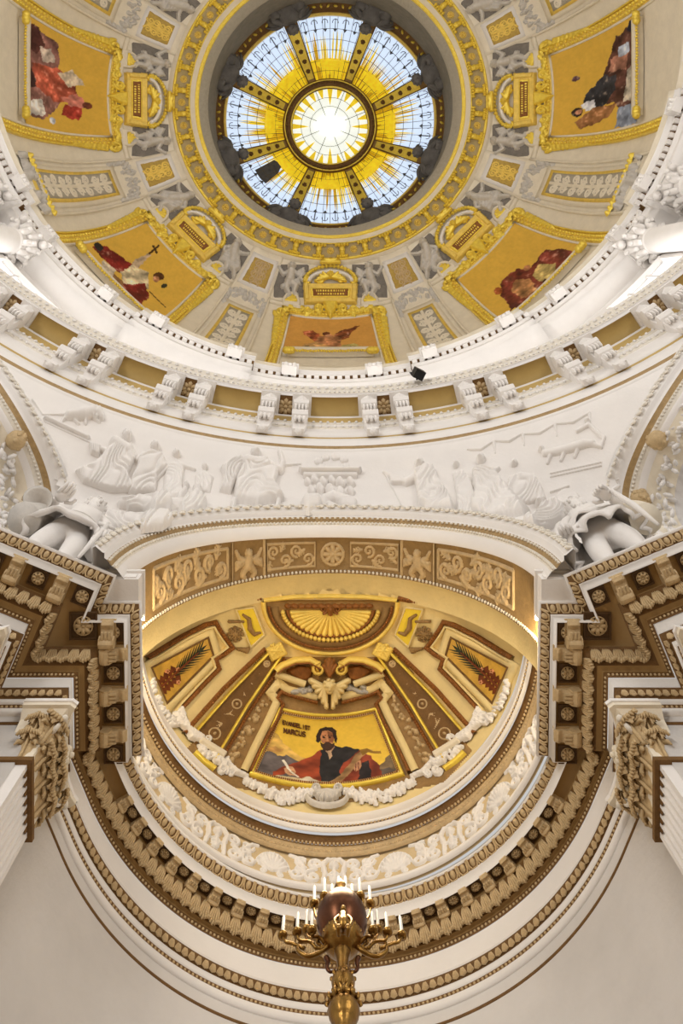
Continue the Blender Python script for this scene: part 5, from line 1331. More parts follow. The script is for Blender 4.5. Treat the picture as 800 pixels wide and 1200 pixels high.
for t in np.linspace(.1,pi-.1,19): r.cap(387-6*math.cos(t),714+3*math.sin(t),.7,387-46*math.cos(t),714+29*math.sin(t),3.0,.9,.3)
r.build('shell',CS(.06),'goldp',lun,.03)
r=Rel(372,402,706,724,.7)
for s in(-1,1): scroll(r,387+s*8,713,5,s,pi/2,.3,1.2)
r.cap(387,712,4,387,718,3,1.2); r.build('scroll_bracket',CS(.1),'rust',lun,.03)
r=Rel(330,444,706,714,.8)
for x in np.arange(336,440,8): r.cap(x,709.5,3,x+3,709.5,2.6,1)
r.build('top_leaves',CS(.06),'rust',lun,.03)
# ---- broken pediment with winged cherub head
ped=empty('cherub_pediment',conch_pt(386,800)[0],'broken segmental pediment with winged cherub head above the evangelist mosaic','pediment')
for f in(lambda p:p,mx):
    pc=f([(322,787),(330,780),(345,774),(362,773),(374,780)]); cstrip('cornice_scroll',pc,[(-4.5,0),(-4.5,.16),(-1.5,.26),(2,.26),(4.5,.14),(4.5,0)],'goldp',ped)
    cstrip('rust_dentils',[(x,y+3.2) for x,y in pc],rnd(1.4,.3),'rust',ped)
    cstrip('raking_band',f([(321,789),(340,796),(357,802)]),[(-4,0),(-4,.16),(0,.24),(4,.16),(4,0)],'conch',ped)
    cpoly('rust_field',f([(335,786),(350,780),(368,783),(362,796),(352,797)]),.04,'rust',ped,1.2,.8,.05)
    r=Rel(*((358,388,764,800) if f is not mx else (382,412,764,800)),.7); s=-1 if f is not mx else 1
    scroll(r,XM+s*13,784,8,s,-pi/2,.26,1.2); r.build('volute',CS(.2),'goldp',ped,.035)
    r=Rel(*((326,376,800,822) if f is not mx else (394,444,800,822)),.8)
    for q in range(9): x=XM+s*(22+q*2.4); y=808+random.uniform(-3,4); r.cap(x,y,3.2,x+s*3,y+1,2.6,1)
    r.build('fruit_cluster',CS(.06),'grey',ped,.032)
    r=Rel(*((356,390,790,838) if f is not mx else (380,414,790,838)),.7)
    for q in range(6): r.cap(XM+s*6,806,3.4,XM+s*(22-3.6*q),798+q*6.4,3.4-.25*q,1.0,.3)
    r.build('wing',CS(.16),'conch',ped,.034)
r=Rel(374,398,766,796,.7)
for q in np.linspace(-.9,.9,5): r.cap(XM,792,2,XM+9*math.sin(q),792-22*math.cos(q)*.9,2.6,1)
r.build('keystone_shell',CS(.2),'rust',ped,.03)
r=Rel(372,400,788,834,.6); r.head(386,805,7.4,0,2.6,a=1.0); 
for s in(-1,1): r.cap(386+s*2.6,806,1.0,386+s*2.8,806,1.0,1,7.2)
r.cap(386,806,1.1,386,810,1.5,1,7.6); r.cap(384.5,813,.9,387.5,813,.9,1,7.0)
r.build('cherub_head',CS(.22),'conch',ped,.036)
# ---- the evangelist mosaic
def mq(u,v):
    xl=328+(292.5-328)*v; xr=441+(472.5-441)*v; x=xl+(xr-xl)*u; top=831+8*4*u*(1-u); bot=909+15.5*4*u*(1-u); return x,top+(bot-top)*v
def uv(cx,cy):
    px,py=285+cx/4.,820+cy/4.; u,v=.5,.5
    for _ in range(12):
        xl=328+(292.5-328)*v; xr=441+(472.5-441)*v; u=(px-xl)/(xr-xl); uc=min(max(u,0),1); top=831+8*4*uc*(1-uc); bot=909+15.5*4*uc*(1-uc); v=(py-top)/(bot-top)
    return u,v
mk=empty('evangelist_mosaic',conch_pt(385,880)[0],'gold mosaic of the evangelist Marcus writing, red cloak over dark robe','mosaic')
p=Pic(260,170,(224,186,66),seed=77,var=.10)
pp=lambda pts,col,**k:p.poly([uv(*q) for q in pts],col,**k)
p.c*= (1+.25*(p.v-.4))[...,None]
pp([(40,360),(90,250),(130,150),(160,165),(185,205),(250,260),(330,300),(360,390),(40,390)],(214,176,92),jit=.6)
pp([(30,360),(60,330),(80,265),(125,250),(160,270),(200,262),(250,290),(300,300),(300,390),(40,390)],(104,96,96),var=.35)
pp([(100,235),(140,222),(190,235),(180,250),(120,250)],(196,150,84))
pp([(640,310),(665,285),(690,258),(712,290),(735,365),(640,390)],(128,108,80),var=.3)
pp([(620,340),(690,320),(735,350),(740,372),(620,390)],(96,86,78))
pp([(364,238),(430,218),(500,236),(540,250),(490,290),(460,330),(468,392),(360,396),(352,300)],(38,36,36),var=.4,jit=.5)
pp([(366,235),(330,262),(240,300),(190,318),(140,345),(128,370),(200,352),(240,365),(290,385),(366,398),(356,320)],(142,62,34),fold=30,fd=(.7,1),jit=.5)
pp([(452,335),(470,300),(490,265),(530,235),(560,250),(600,270),(640,312),(656,360),(640,392),(540,402),(466,400),(456,365)],(132,58,36),fold=34,fd=(1,.2),jit=.5)
pp([(480,222),(520,232),(545,240),(500,280),(470,300),(440,240)],(44,40,40),jit=.5)
pp([(560,300),(590,290),(600,340),(595,395),(540,398),(545,340)],(40,34,34),jit=.5)
pp([(384,212),(410,205),(428,225),(400,262),(385,245)],(178,140,110),jit=.3)
pp([(388,236),(404,228),(416,270),(404,285),(395,262)],(190,160,130),jit=.3)
pp([(338,196),(342,160),(356,140),(385,128),(415,132),(436,150),(443,185),(434,208),(420,178),(400,160),(372,166),(360,196),(350,206)],(46,32,24),jit=.5)
pp([(360,178),(370,152),(395,146),(418,158),(426,186),(420,208),(372,208),(362,194)],(182,124,84),var=.25,jit=.3)
pp([(392,150),(418,158),(426,186),(420,206),(400,200)],(140,88,56),jit=.3)
pp([(361,196),(366,206),(376,212),(384,204),(395,200),(406,204),(414,212),(424,206),(428,194),(427,222),(410,240),(392,244),(374,236),(362,220)],(62,42,30),jit=.3)
for x in(378,406): p.ell(*uv(x,178),.013,.018,(40,26,20),.1)
pp([(390,176),(396,176),(399,196),(388,196)],(206,150,106),jit=.1); p.line([uv(382,202),uv(404,202)],.004,(90,40,30))
p.line([uv(370,171),uv(386,170)],.004,(40,28,22)); p.line([uv(398,170),uv(416,172)],.004,(40,28,22))
pp([(60,352),(110,366),(180,366),(250,376),(300,368),(360,386),(440,398),(560,398),(660,384),(745,362),(745,430),(20,430)],(186,168,130),var=.25)
pp([(260,376),(310,370),(360,392),(400,420),(280,405)],(206,196,176))
pp([(380,408),(450,362),(488,318),(520,268),(556,240),(590,236),(612,240),(580,256),(556,272),(535,305),(505,350),(470,382),(430,412)],(164,128,84),fold=26,jit=.4)
pp([(545,240),(580,232),(610,244),(645,244),(648,258),(615,256),(585,250),(560,268)],(150,112,42),jit=.3)
pp([(190,330),(210,318),(232,322),(246,345),(236,364),(210,362),(192,350)],(206,158,118),jit=.4); p.line([uv(205,338),uv(236,344)],.003,(120,70,50)); p.line([uv(205,346),uv(234,354)],.003,(120,70,50))
p.line([uv(183,290),uv(222,345),uv(255,368)],.0075,(232,224,206)); pp([(178,290),(190,286),(214,326),(204,330)],(236,230,214),jit=.2)
pp([(520,312),(534,296),(550,290),(556,308),(548,332),(530,342),(518,332)],(196,144,106),jit=.3); p.line([uv(528,306),uv(528,340)],.003,(110,60,44)); p.line([uv(540,300),uv(542,336)],.003,(110,60,44))
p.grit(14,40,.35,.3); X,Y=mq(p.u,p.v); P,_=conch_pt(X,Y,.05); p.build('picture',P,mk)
q=[mq(t,0) for t in np.linspace(0,1,15)]+[mq(1,t) for t in np.linspace(.07,1,12)]+[mq(t,1) for t in np.linspace(.93,0,15)]+[mq(0,t) for t in np.linspace(.93,.07,11)]
cstrip('gilt_frame',q,rnd(2.0,.11),'gold',mk,True); qq=Path(np.array(q),closed=True).off(3.6); cstrip('cream_fillet',qq,rnd(1.5,.09),'conch',mk,True); cbeads(np.vstack([qq,qq[:1]]),2.6,.022,.09,cbd)
# lettering
GLY={'E':[[(1,0),(0,0),(0,1),(1,1)],[(0,.5),(.8,.5)]],'V':[[(0,1),(.5,0),(1,1)]],'A':[[(0,0),(.5,1),(1,0)],[(.2,.35),(.8,.35)]],'N':[[(0,0),(0,1),(1,0),(1,1)]],'G':[[(1,.85),(.75,1),(.25,1),(0,.75),(0,.25),(.25,0),(.75,0),(1,.2),(1,.45),(.6,.45)]],'L':[[(0,1),(0,0),(.9,0)]],'I':[[(.5,0),(.5,1)]],'S':[[(1,.85),(.7,1),(.25,1),(0,.78),(.2,.55),(.8,.45),(1,.22),(.75,0),(.3,0),(0,.15)]],'T':[[(0,1),(1,1)],[(.5,1),(.5,0)]],'M':[[(0,0),(0,1),(.5,.35),(1,1),(1,0)]],'R':[[(0,0),(0,1),(.7,1),(1,.78),(.7,.5),(0,.5)],[(.5,.5),(1,0)]],'C':[[(1,.85),(.75,1),(.25,1),(0,.75),(0,.25),(.25,0),(.75,0),(1,.15)]],'U':[[(0,1),(0,.25),(.25,0),(.75,0),(1,.25),(1,1)]]}
def lettering(body,cx0,cy0,cx1,cy1,cap,parent):
    pitch=1.0/len(body); b=MB(); n=0
    for k,ch in enumerate(body):
        for st in GLY[ch]:
            Q=[]
            for gx,gy in st:
                x=(k+.1+.74*gx)*pitch; Q.append((285+(cx0+(cx1-cx0)*x)/4,820+(cy0+(cy1-cy0)*x-cap*gy)/4))
            for (x0,y0),(x1,y1) in zip(Q[:-1],Q[1:]):
                d=math.hypot(x1-x0,y1-y0); ux,uy=(x1-x0)/d,(y1-y0)/d; w_=.30 if len(body)>7 else .40; vx,vy=-uy*w_,ux*w_; ex,ey=ux*.3,uy*.3
                cs=[(x0-ex+vx,y0-ey+vy),(x1+ex+vx,y1+ey+vy),(x1+ex-vx,y1+ey-vy),(x0-ex-vx,y0-ey-vy)]
                b.add([conch_pt(x,y,.085)[0] for x,y in cs]+[conch_pt(x,y,.055)[0] for x,y in cs],[(0,1,2,3),(0,1,5,4),(1,2,6,5),(2,3,7,6),(3,0,4,7)])
    b.obj('lettering','letter',parent)
lettering('EVANGELIST',180,117,313,147,18,mk); lettering('MARCUS',186,159,292,178,22,mk)
# eared surround
for f in(lambda p:p,mx):
    e=f([(372,817),(336,808),(326,800),(316,812),(324,822),(316,840),(297,878),(284,906)]); cstrip('cream_surround',e,[(-4.5,0),(-4.5,.1),(4.5,.1),(4.5,0)],'conch',con); 
    e=f([(372,824),(338,815),(329,811),(324,818),(331,826),(323,845),(304,880),(291,908)]); cstrip('rust_surround',e,rnd(2.2,.13),'rust',con); cbeads(e,3.4,.03,.12,cbd)
# ---- palm panels
PALM=[(174.5,783),(242.6,746.7),(249,768.7),(193,825.5)]
for f,lab in((lambda p:p,'first'),(mx,'second')):
    c,_=conch_pt(*(210 if f is not mx else 2*XM-210,782)); rt=empty('palm_panel',c,'ochre palm frond panel on the side of the '+('bare-legged' if f is not mx else 'pleated-skirt')+' statue','painted panel','palm panels of the apse vault')
    sgn=1 if f is not mx else -1
    cpoly('panel',f(PALM),.03,'amber',rt,1.0,.6,.02)
    q=f(PALM); q=[tuple(np.array(q[i])*(1-t)+np.array(q[(i+1)%4])*t) for i in range(4) for t in np.linspace(0,1,6,endpoint=False)]; cstrip('panel_frame',q,rnd(1.5,.07),'brown',rt,True)
    o=Path(np.array(q),closed=True).off(-5.0 if True else 0); cstrip('cream_border',o,[(-4,0),(-4,.06),(4,.06),(4,0)],'conch',rt,True)
    def pt(a,b_): # along frond a 0..1 , across b
        x=186+(236-186)*a-b_*.55; y=806+(760-806)*a-b_*.84; return (x if sgn>0 else 2*XM-x),y
    def blob(nm,pts,m,h=.06):
        P=np.array([conch_pt(x,y,h)[0] for x,y in pts]); n=len(P); P2=np.array([conch_pt(x,y,.03)[0] for x,y in pts]); obj(nm,np.vstack([P,P2]),[tuple(range(n))]+[(i,(i+1)%n,n+(i+1)%n,n+i) for i in range(n)],m,rt)
    for i,a in enumerate(np.linspace(.30,.9,9)):
        for s in(-1,1):
            L=9.5*(1-.45*abs(a-.55)); blob('palm_leaf',[pt(a-.02,0),pt(a+.10,s*L*.5),pt(a+.24,s*L),pt(a+.13,s*L*.42),pt(a+.05,0)],'palm',.055+.002*(i%3))
    blob('palm_leaf',[pt(.85,-1.5),pt(1.02,-1.2),pt(1.1,0),pt(1.02,1.2),pt(.85,1.5)],'palm'); blob('palm_stem',[pt(.0,-1.4),pt(.9,-.7),pt(.9,.7),pt(0,1.4)],'palmbrown',.062)
    for i,a in enumerate(np.linspace(.0,.34,5)):
        for s in(-1,1): blob('brown_leaf',[pt(a,0),pt(a+.07,s*5),pt(a+.02,s*11),pt(a-.05,s*6)],'palmbrown',.055+.002*(i%2))
    for a,b_ in((.42,2),(.24,9),(.30,-9.5)):
        x,y=pt(a,b_); pts=[]
        for i in range(10): t=i*pi/5; r_=3.1 if i%2==0 else 1.8; pts.append((x+r_*math.cos(t),y+r_*math.sin(t)))
        blob('flower',pts,'pinkflower',.075); blob('flower_heart',[(x+1*math.cos(t),y+1*math.sin(t)) for t in np.linspace(0,5.5,7)],'rust',.085)
    e=f([(170,772),(186,762),(212,746),(240,732),(252,729),(257,738),(263,747),(272,759),(262,767),(252,773),(256,784),(240,800),(212,830),(206,838)]); cstrip('rust_surround',e,rnd(2.6,.09),'rust',con,n=3); cbeads(e,3.2,.036,.08,cbd)
    o=Path(np.array(e)).off(4.5); cstrip('cream_line',o,rnd(1.3,.1),'conch',con,n=3)
    # yellow corner panel with scroll and rosette
    yq=f([(276,714),(296.5,711.5),(309,743.5),(293,758)]); c,_=conch_pt(*np.mean(yq,0)); ry=empty('yellow_panel',c,'bright yellow corner panel towards the '+('bare-legged' if sgn>0 else 'pleated-skirt')+' statue','panel','yellow corner panels of the apse vault')
    cpoly('panel',yq,.03,'yellow',ry,.9,.5,.02); q=[tuple(np.array(yq[i])*(1-t)+np.array(yq[(i+1)%4])*t) for i in range(4) for t in np.linspace(0,1,5,endpoint=False)]; cstrip('panel_frame',q,rnd(1.1,.07),'conch',ry,True)
    r=Rel(*((274,312,708,762) if sgn>0 else (2*XM-312,2*XM-274,708,762)),.7); x0=lambda x:x if sgn>0 else 2*XM-x
    r.chain([(x0(284),720,1.6),(x0(291),725,2.4),(x0(292),736,3.2),(x0(297),743,2.4),(x0(304),741,1.6)],.9); r.build('scroll',CS(.05),'conchdark',ry,.03)
    r=Rel(*((260,292,726,770) if sgn>0 else (2*XM-292,2*XM-260,726,770)),.7)
    for a in range(8): leaf(r,x0(275),743,a*pi/4,9,4,1.1,0,3)
    for q_ in range(5): r.cap(x0(268+q_*3.4),728-q_*.2,1.8,x0(270+q_*3.4),728,1.8,1); r.cap(x0(278+q_*2.6),760+q_*1.0,1.8,x0(280+q_*2.6),760,1.8,1)
    r.build('rosette',CS(.05),'conchdark',con,.03)
tag(cbd.obj('vault_beads','rust',con,True),kind='stuff')
# ---- festoons along the foot of the vault
def swag(name,label,draw,box,sg,m='white',h=.06,sc=.024):
    X=(lambda x:x) if sg<0 else (lambda x:2*XM-x)
    x0,x1,y0,y1=box; r=Rel(min(X(x0),X(x1)),max(X(x0),X(x1)),y0,y1,.75); draw(r,X); r.h=np.where(r.h>.1,r.h+.5*noise2(r.X,r.Y,.9,4),r.h); c,_=conch_pt(X((x0+x1)/2),(y0+y1)/2)
    e=empty(name,c,label,'festoon','stucco festoons at the foot of the vault'); r.build('festoon_body',CS(h),m,e,sc)
    return e
SID=lambda s:'bare-legged' if s<0 else 'pleated-skirt'
rr=random.Random(11)
def fruits(r,X,pts,n,q0=2,q1=3.6):
    for i in range(n):
        t=rr.random()*(len(pts)-1); k=int(t); f=t-k; x=pts[k][0]*(1-f)+pts[min(k+1,len(pts)-1)][0]*f; y=pts[k][1]*(1-f)+pts[min(k+1,len(pts)-1)][1]*f; w_=pts[k][2]
        q=rr.uniform(q0,q1); x+=rr.uniform(-w_,w_); y+=rr.uniform(-w_,w_); r.cap(X(x),y,q,X(x)+.5,y,q,1.1)
for sg in(-1,1):
    swag('laurel_festoon','leafy laurel festoon at the vault foot, towards the '+SID(sg)+' statue',lambda r,X:fruits(r,X,[(175,797,1.5),(178,815,2.5),(187,832,3),(198,845,4)],70,1.2,2.2),(165,212,786,856),sg)
    def d1(r,X):
        scroll(r,X(202),846,7,-sg,0,.3,1.2); 
        for o in(-3,0,3): r.chain([(X(206+o),834-o,2.6),(X(212+o),850+o*.3,3.2),(X(222),862+o,3.6),(X(234),868+o*.8,3)],1.1)
        scroll(r,X(241),867,5,sg,pi,.34,1.3)
    swag('drapery_swag','white cloth swag ending in a scroll, towards the '+SID(sg)+' statue',d1,(188,252,824,880),sg)
    swag('fruit_bunch','white fruit bunch on a gilt corner, towards the '+SID(sg)+' statue',lambda r,X:fruits(r,X,[(231,876,3),(237,882,5),(244,889,3)],44,1.4,2.4),(220,256,866,902),sg)
    def d2(r,X):
        for o in(-2,2): r.chain([(X(246),882+o,2.2),(X(251),892+o,2.8),(X(261),896+o,2.6),(X(265),892+o,2)],1.1)
        scroll(r,X(259),905,6,sg,0,.3,1.2); scroll(r,X(269),908,4.5,-sg,pi,.3,1.2); r.chain([(X(265),896,2.4),(X(275),907,2.8),(X(288),912,2.2)],1.1)
    swag('scroll_festoon','small ribbon festoon with twin scrolls, towards the '+SID(sg)+' statue',d2,(240,296,876,920),sg)
    swag('fruit_festoon','thick fruit festoon below the evangelist mosaic, towards the '+SID(sg)+' statue',lambda r,X:fruits(r,X,[(284,917,3),(300,924,5),(318,933,7),(336,938,7),(352,932,5),(366,930,3)],150,1.3,2.6),(276,374,908,952),sg)
    cstrip('gilt_corner',[(XM+sg*160,883),(XM+sg*149,894),(XM+sg*136,903)],rnd(2.4,.1),'gold',con)
r=Rel(352,414,918,954,.75)
for q in np.linspace(-1.2,1.2,7): r.cap(383,930,1.5,383+15*math.sin(q),930+12*math.cos(q),3,1)
r.chain([(383-24*math.cos(t),938+12*math.sin(t),2.2) for t in np.linspace(0,pi,15)],1.1)
for s in(-1,1): scroll(r,383+s*14,928,6,s,pi/2,.3,1.2)
e=empty('shell_boss',conch_pt(383,936)[0],'pale stucco shell boss in an arc below the mosaic','stucco boss'); r.build('shell',CS(.1),'stucco',e,.03)
# ================================================================== pilasters with Corinthian capitals
def acanthus(w,L,out,curl=.5):
    """big leaf: x across, y outward, z up, foot at origin"""
    b=MB(); mid=catmull([(0,0,0),(0,out*.25,L*.45),(0,out*.55,L*.82),(0,out*1.0,L*1.0),(0,out*1.25,L*.9),(0,out*1.2,L*.76)],4)
    n=len(mid); ws=w*np.interp(np.linspace(0,1,n),[0,.25,.5,.75,.9,1],[.55,.8,1,.9,.6,.3])
    m=13; V=[]
    for i,(p,ww) in enumerate(zip(mid,ws)):
        lob=.78+.42*abs(math.sin(i*1.05+.4))
        for j in range(m):
            t=(j/(m-1)-.5)*2; e=abs(t)**3; V.append((t*ww*(1-e+e*lob*.9),p[1]+.045*w*math.cos(t*pi*5)-.36*w*t*t,p[2]-.10*L*e*(1 if i%2 else .4)-.05*L*abs(t)))
    F=[(i*m+j,i*m+j+1,(i+1)*m+j+1,(i+1)*m+j) for i in range(n-1) for j in range(m-1)]; b.add(V,F)
    b.add(*p_tube([(x,y+.02,z) for x,y,z in mid],np.linspace(.035,.02,n)*w/.2,5))
    k0=int(np.argmax(mid[:,1])); p=mid[k0]
    for q in np.linspace(-1,1,9):
        L_=w*(.62-.22*abs(q)); b.add(*p_tube([(q*w*.6,p[1]-.06,p[2]+.04),(q*w*.95,p[1]+.02-.05*abs(q),p[2]-.01),(q*w*1.12,p[1]+.01-.08*abs(q),p[2]-L_*.7)],[.03,.032,.012],5))
    for s in(-1,1):
        for k in(6,10): b.add(*p_tube([(s*ws[k]*.5,mid[k][1],mid[k][2]+.03),(s*ws[k]*1.05,mid[k][1]+.02,mid[k][2]),(s*ws[k]*1.2,mid[k][1]+.03,mid[k][2]-.1)],[.03,.035,.012],5))
    return b
ACA=acanthus(.18,.52,.16).mesh('acanthus_leaf','carve',True); ACB=acanthus(.19,.54,.18).mesh('acanthus_leaf','carve',True)  # brownish leaf colour stands in for shade on white stone
b=MB(); b.add(*p_tube([(.17*(1-.8*t)*math.cos(t*9),0,.17*(1-.8*t)*math.sin(t*9)) for t in np.linspace(0,1,22)],np.linspace(.05,.03,22),6)); b.put(p_ball(.05,.06,.05,6,4),Matrix.Identity(4)); VOL=b.mesh('volute','carvewhite',True)
def pilaster(org,X,Y,w,label,front=True,side=0):
    """org: foot point on the wall plane under the capital (z ignored), X along, Y outward"""
    X=np.array(X,float); Y=np.array(Y,float); o3=np.array([org[0],org[1],0.]); root=empty('pilaster',(org[0],org[1],FLOOR),label,'pilaster','fluted pilasters under the main entablature')
    M=lambda x,y,z:o3+X*x+Y*y+ZUP*z
    dp=.16; hw=w/2; zt=12.15
    # fluted shaft: extrude a plan outline
    n=7; pl=[(-hw,-.3),(-hw,dp)]; pitch=(w-.1)/n
    for i in range(n):
        c=-hw+.05+pitch*(i+.5); r_=pitch*.36
        pl+= [(c-r_,dp)]+[(c-r_*math.cos(t),dp-r_*.95*math.sin(t)) for t in np.linspace(.3,pi-.3,5)]+[(c+r_,dp)]
    pl+=[(hw,dp),(hw,-.3)]
    V=[M(x,y,z) for z in(FLOOR,zt) for x,y in pl]; k=len(pl); obj('shaft',V,[(i,i+1,k+i+1,k+i) for i in range(k-1)],'white',root)
    for i in range(n):   # rounded flute heads
        c=-hw+.05+pitch*(i+.5); b=MB(); b.put(p_ball(pitch*.37,.02,pitch*.5,8,4),frame(M(c,dp-.01,zt-.02),X,Y,ZUP)); b.obj('flute_head','brown',root,True)
    for nm,y0,z0,z1,m_ in(('astragal',.07,zt,zt+.09,'brown'),('neck_fillet',.03,zt+.09,zt+.13,'cream')):  # astragal brown is partly its shade put into the colour
        b=MB(); b.put(p_box(-hw-y0,hw+y0,-.3,dp+y0,z0,z1),frame(o3,X,Y,ZUP)); b.obj(nm,m_,root)
    z0=zt+.13; z1=HC-1.98-.14
    V=[]
    for z,e in((z0,0),(z0+.6,.01),(z1-.1,.1),(z1,.22)): V+=[M(-hw-e,-.3,z),M(-hw-e,dp+e,z),M(hw+e,dp+e,z),M(hw+e,-.3,z)]
    root0=root; root=obj('capital',V,[(i*4+j,i*4+j+1,i*4+4+j+1,i*4+4+j) for i in range(3) for j in range(3)],'cream',root)
    for i in range(3):
        x=(i-1)*w*.33; inst('acanthus_leaf',ACA,root,frame(M(x,dp,z0),X,Y,ZUP,(1.0,1,1)))
    for i in range(4):
        x=(-hw,-w*.17,w*.17,hw)[i]; Yo=unit(Y+X*(0,0,0,0)[i]+X*((-.8,0,0,.8)[i])); inst('acanthus_leaf',ACB,root,frame(M(x,dp,z0+.40),unit(np.cross(Yo,ZUP)),Yo,ZUP,(1.05,1,1)))
    for s in(-1,1):
        Yo=unit(Y+X*s*.9); inst('volute',VOL,root,frame(M(s*(hw+.04),dp+.10,z1-.19),Yo,unit(np.cross(ZUP,Yo)),ZUP)); inst('volute',VOL,root,frame(M(s*.12,dp+.12,z1-.13),X*-s,Y,ZUP,.62))
        if side==0 or s==side:
            for q in range(2): Ys=X*s; inst('acanthus_leaf',(ACA,ACB)[q],root,frame(M(s*hw,.0,z0+.38*q),unit(np.cross(Ys,ZUP)),Ys,ZUP,(.8,1,1)))
    # concave abacus
    e=.30; pts=[(-hw-e,-.3),(-hw-e,dp+e-.04),(-hw-e+.06,dp+e+.04)]+[(x,dp+e-.16*(1-(x/(hw+e-.1))**2)) for x in np.linspace(-hw-e+.14,hw+e-.14,9)]+[(hw+e-.06,dp+e+.04),(hw+e,dp+e-.04),(hw+e,-.3)]
    for nm,za,zb,k_ in(('abacus',z1,z1+.08,.97),('abacus_lip',z1+.08,z1+.16,1.0)):
        V,F=p_prism([(x*k_,y*k_ if y>0 else y) for x,y in pts],za,zb); b=MB(); b.put((V,F),frame(o3,X,Y,ZUP)); b.obj(nm,'cream' if nm=='abacus' else 'white',root)
    b=MB()
    for a in range(6): b.put(p_ball(.07,.05,.07,6,4),frame(M(.08*math.cos(a*1.05),dp+.2,z1+.04+.08*math.sin(a*1.05)),X,Y,ZUP))
    b.put(p_ball(.05,.06,.05,6,4),frame(M(0,dp+.25,z1+.04),X,Y,ZUP)); b.obj('abacus_flower','cream',root,True)
    return root0
for s,nm in((-1,'lion'),(1,'shield')):
    pilaster((s*4.45,19.93),(0,-s*-1 if False else 1.0*s,0),(-s*1.0,0,0),.98,'fluted pilaster facing across the apse mouth under the pleated-skirt statue' if s>0 else 'fluted pilaster facing across the apse mouth under the bare-legged statue')
    c=np.array([P1[0],P1[1]])-n0*1.05-t0*1.05*.0-t0*(1.05+.75); pilaster((c[0]*(1 if s<0 else -1),c[1]),(t0[0],t0[1]*(1 if s<0 else -1),0),(n0[0]*(1 if s<0 else -1),n0[1],0),1.1,'pilaster on the broad pier face under the bare-legged statue' if s<0 else 'pilaster on the broad pier face under the pleated-skirt statue')
# ================================================================== statues on the piers
def skin_body(name,V,E,rad,m,parent,sub=2):
    me=bpy.data.meshes.new(name); me.from_pydata([tuple(v) for v in V],E,[]); o=bpy.data.objects.new(name+'_tmp',me); COL.objects.link(o)
    md=o.modifiers.new('skin','SKIN'); me.skin_vertices[0].data
    for i,r in enumerate(rad):
        r=(r,r) if np.isscalar(r) else r; me.skin_vertices[0].data[i].radius=r; me.skin_vertices[0].data[i].use_root=(i==0)
    sb=o.modifiers.new('sub','SUBSURF'); sb.levels=sub; sb.render_levels=sub
    bpy.context.view_layer.update(); dg=bpy.context.evaluated_depsgraph_get(); m2=bpy.data.meshes.new_from_object(o.evaluated_get(dg)); bpy.data.objects.remove(o)
    m2.materials.clear(); m2.materials.append(MATS[m]); m2.polygons.foreach_set('use_smooth',[True]*len(m2.polygons)); m2.name=name
    ob=bpy.data.objects.new(name,m2); return link(ob,parent)
def fingers(parent,wrist,dirv,side,m,s=1.0,curl=.5):
    """hand: palm + five separate bent fingers"""
    d=unit(dirv); sd=unit(np.asarray(side)-d*np.dot(side,d)); nn=np.cross(d,sd); w0=np.asarray(wrist,float)
    V=[w0,w0+d*.11*s];E=[(0,1)];R=[(.05*s,.075*s),(.045*s,.10*s)]
    b=MB(); b.put(p_ball(.10*s,.14*s,.05*s,8,6),frame(w0+d*.1*s,sd,d,nn))
    for i,L in enumerate((.14,.17,.16,.12)):
        p0=w0+d*.18*s+sd*(i-1.5)*.052*s; b.add(*p_tube([p0-d*.06*s,p0+d*L*.45*s,p0+d*L*.8*s+nn*L*curl*s*.7,p0+d*L*.85*s+nn*L*curl*1.5*s],[.03*s,.028*s,.025*s,.018*s],6))
    p0=w0+d*.05*s+sd*.09*s; b.add(*p_tube([p0,p0+sd*.08*s+d*.06*s,p0+sd*.09*s+d*.15*s+nn*.03*s],[.034*s,.03*s,.02*s],6))
    return b.obj('hand',m,parent,True)
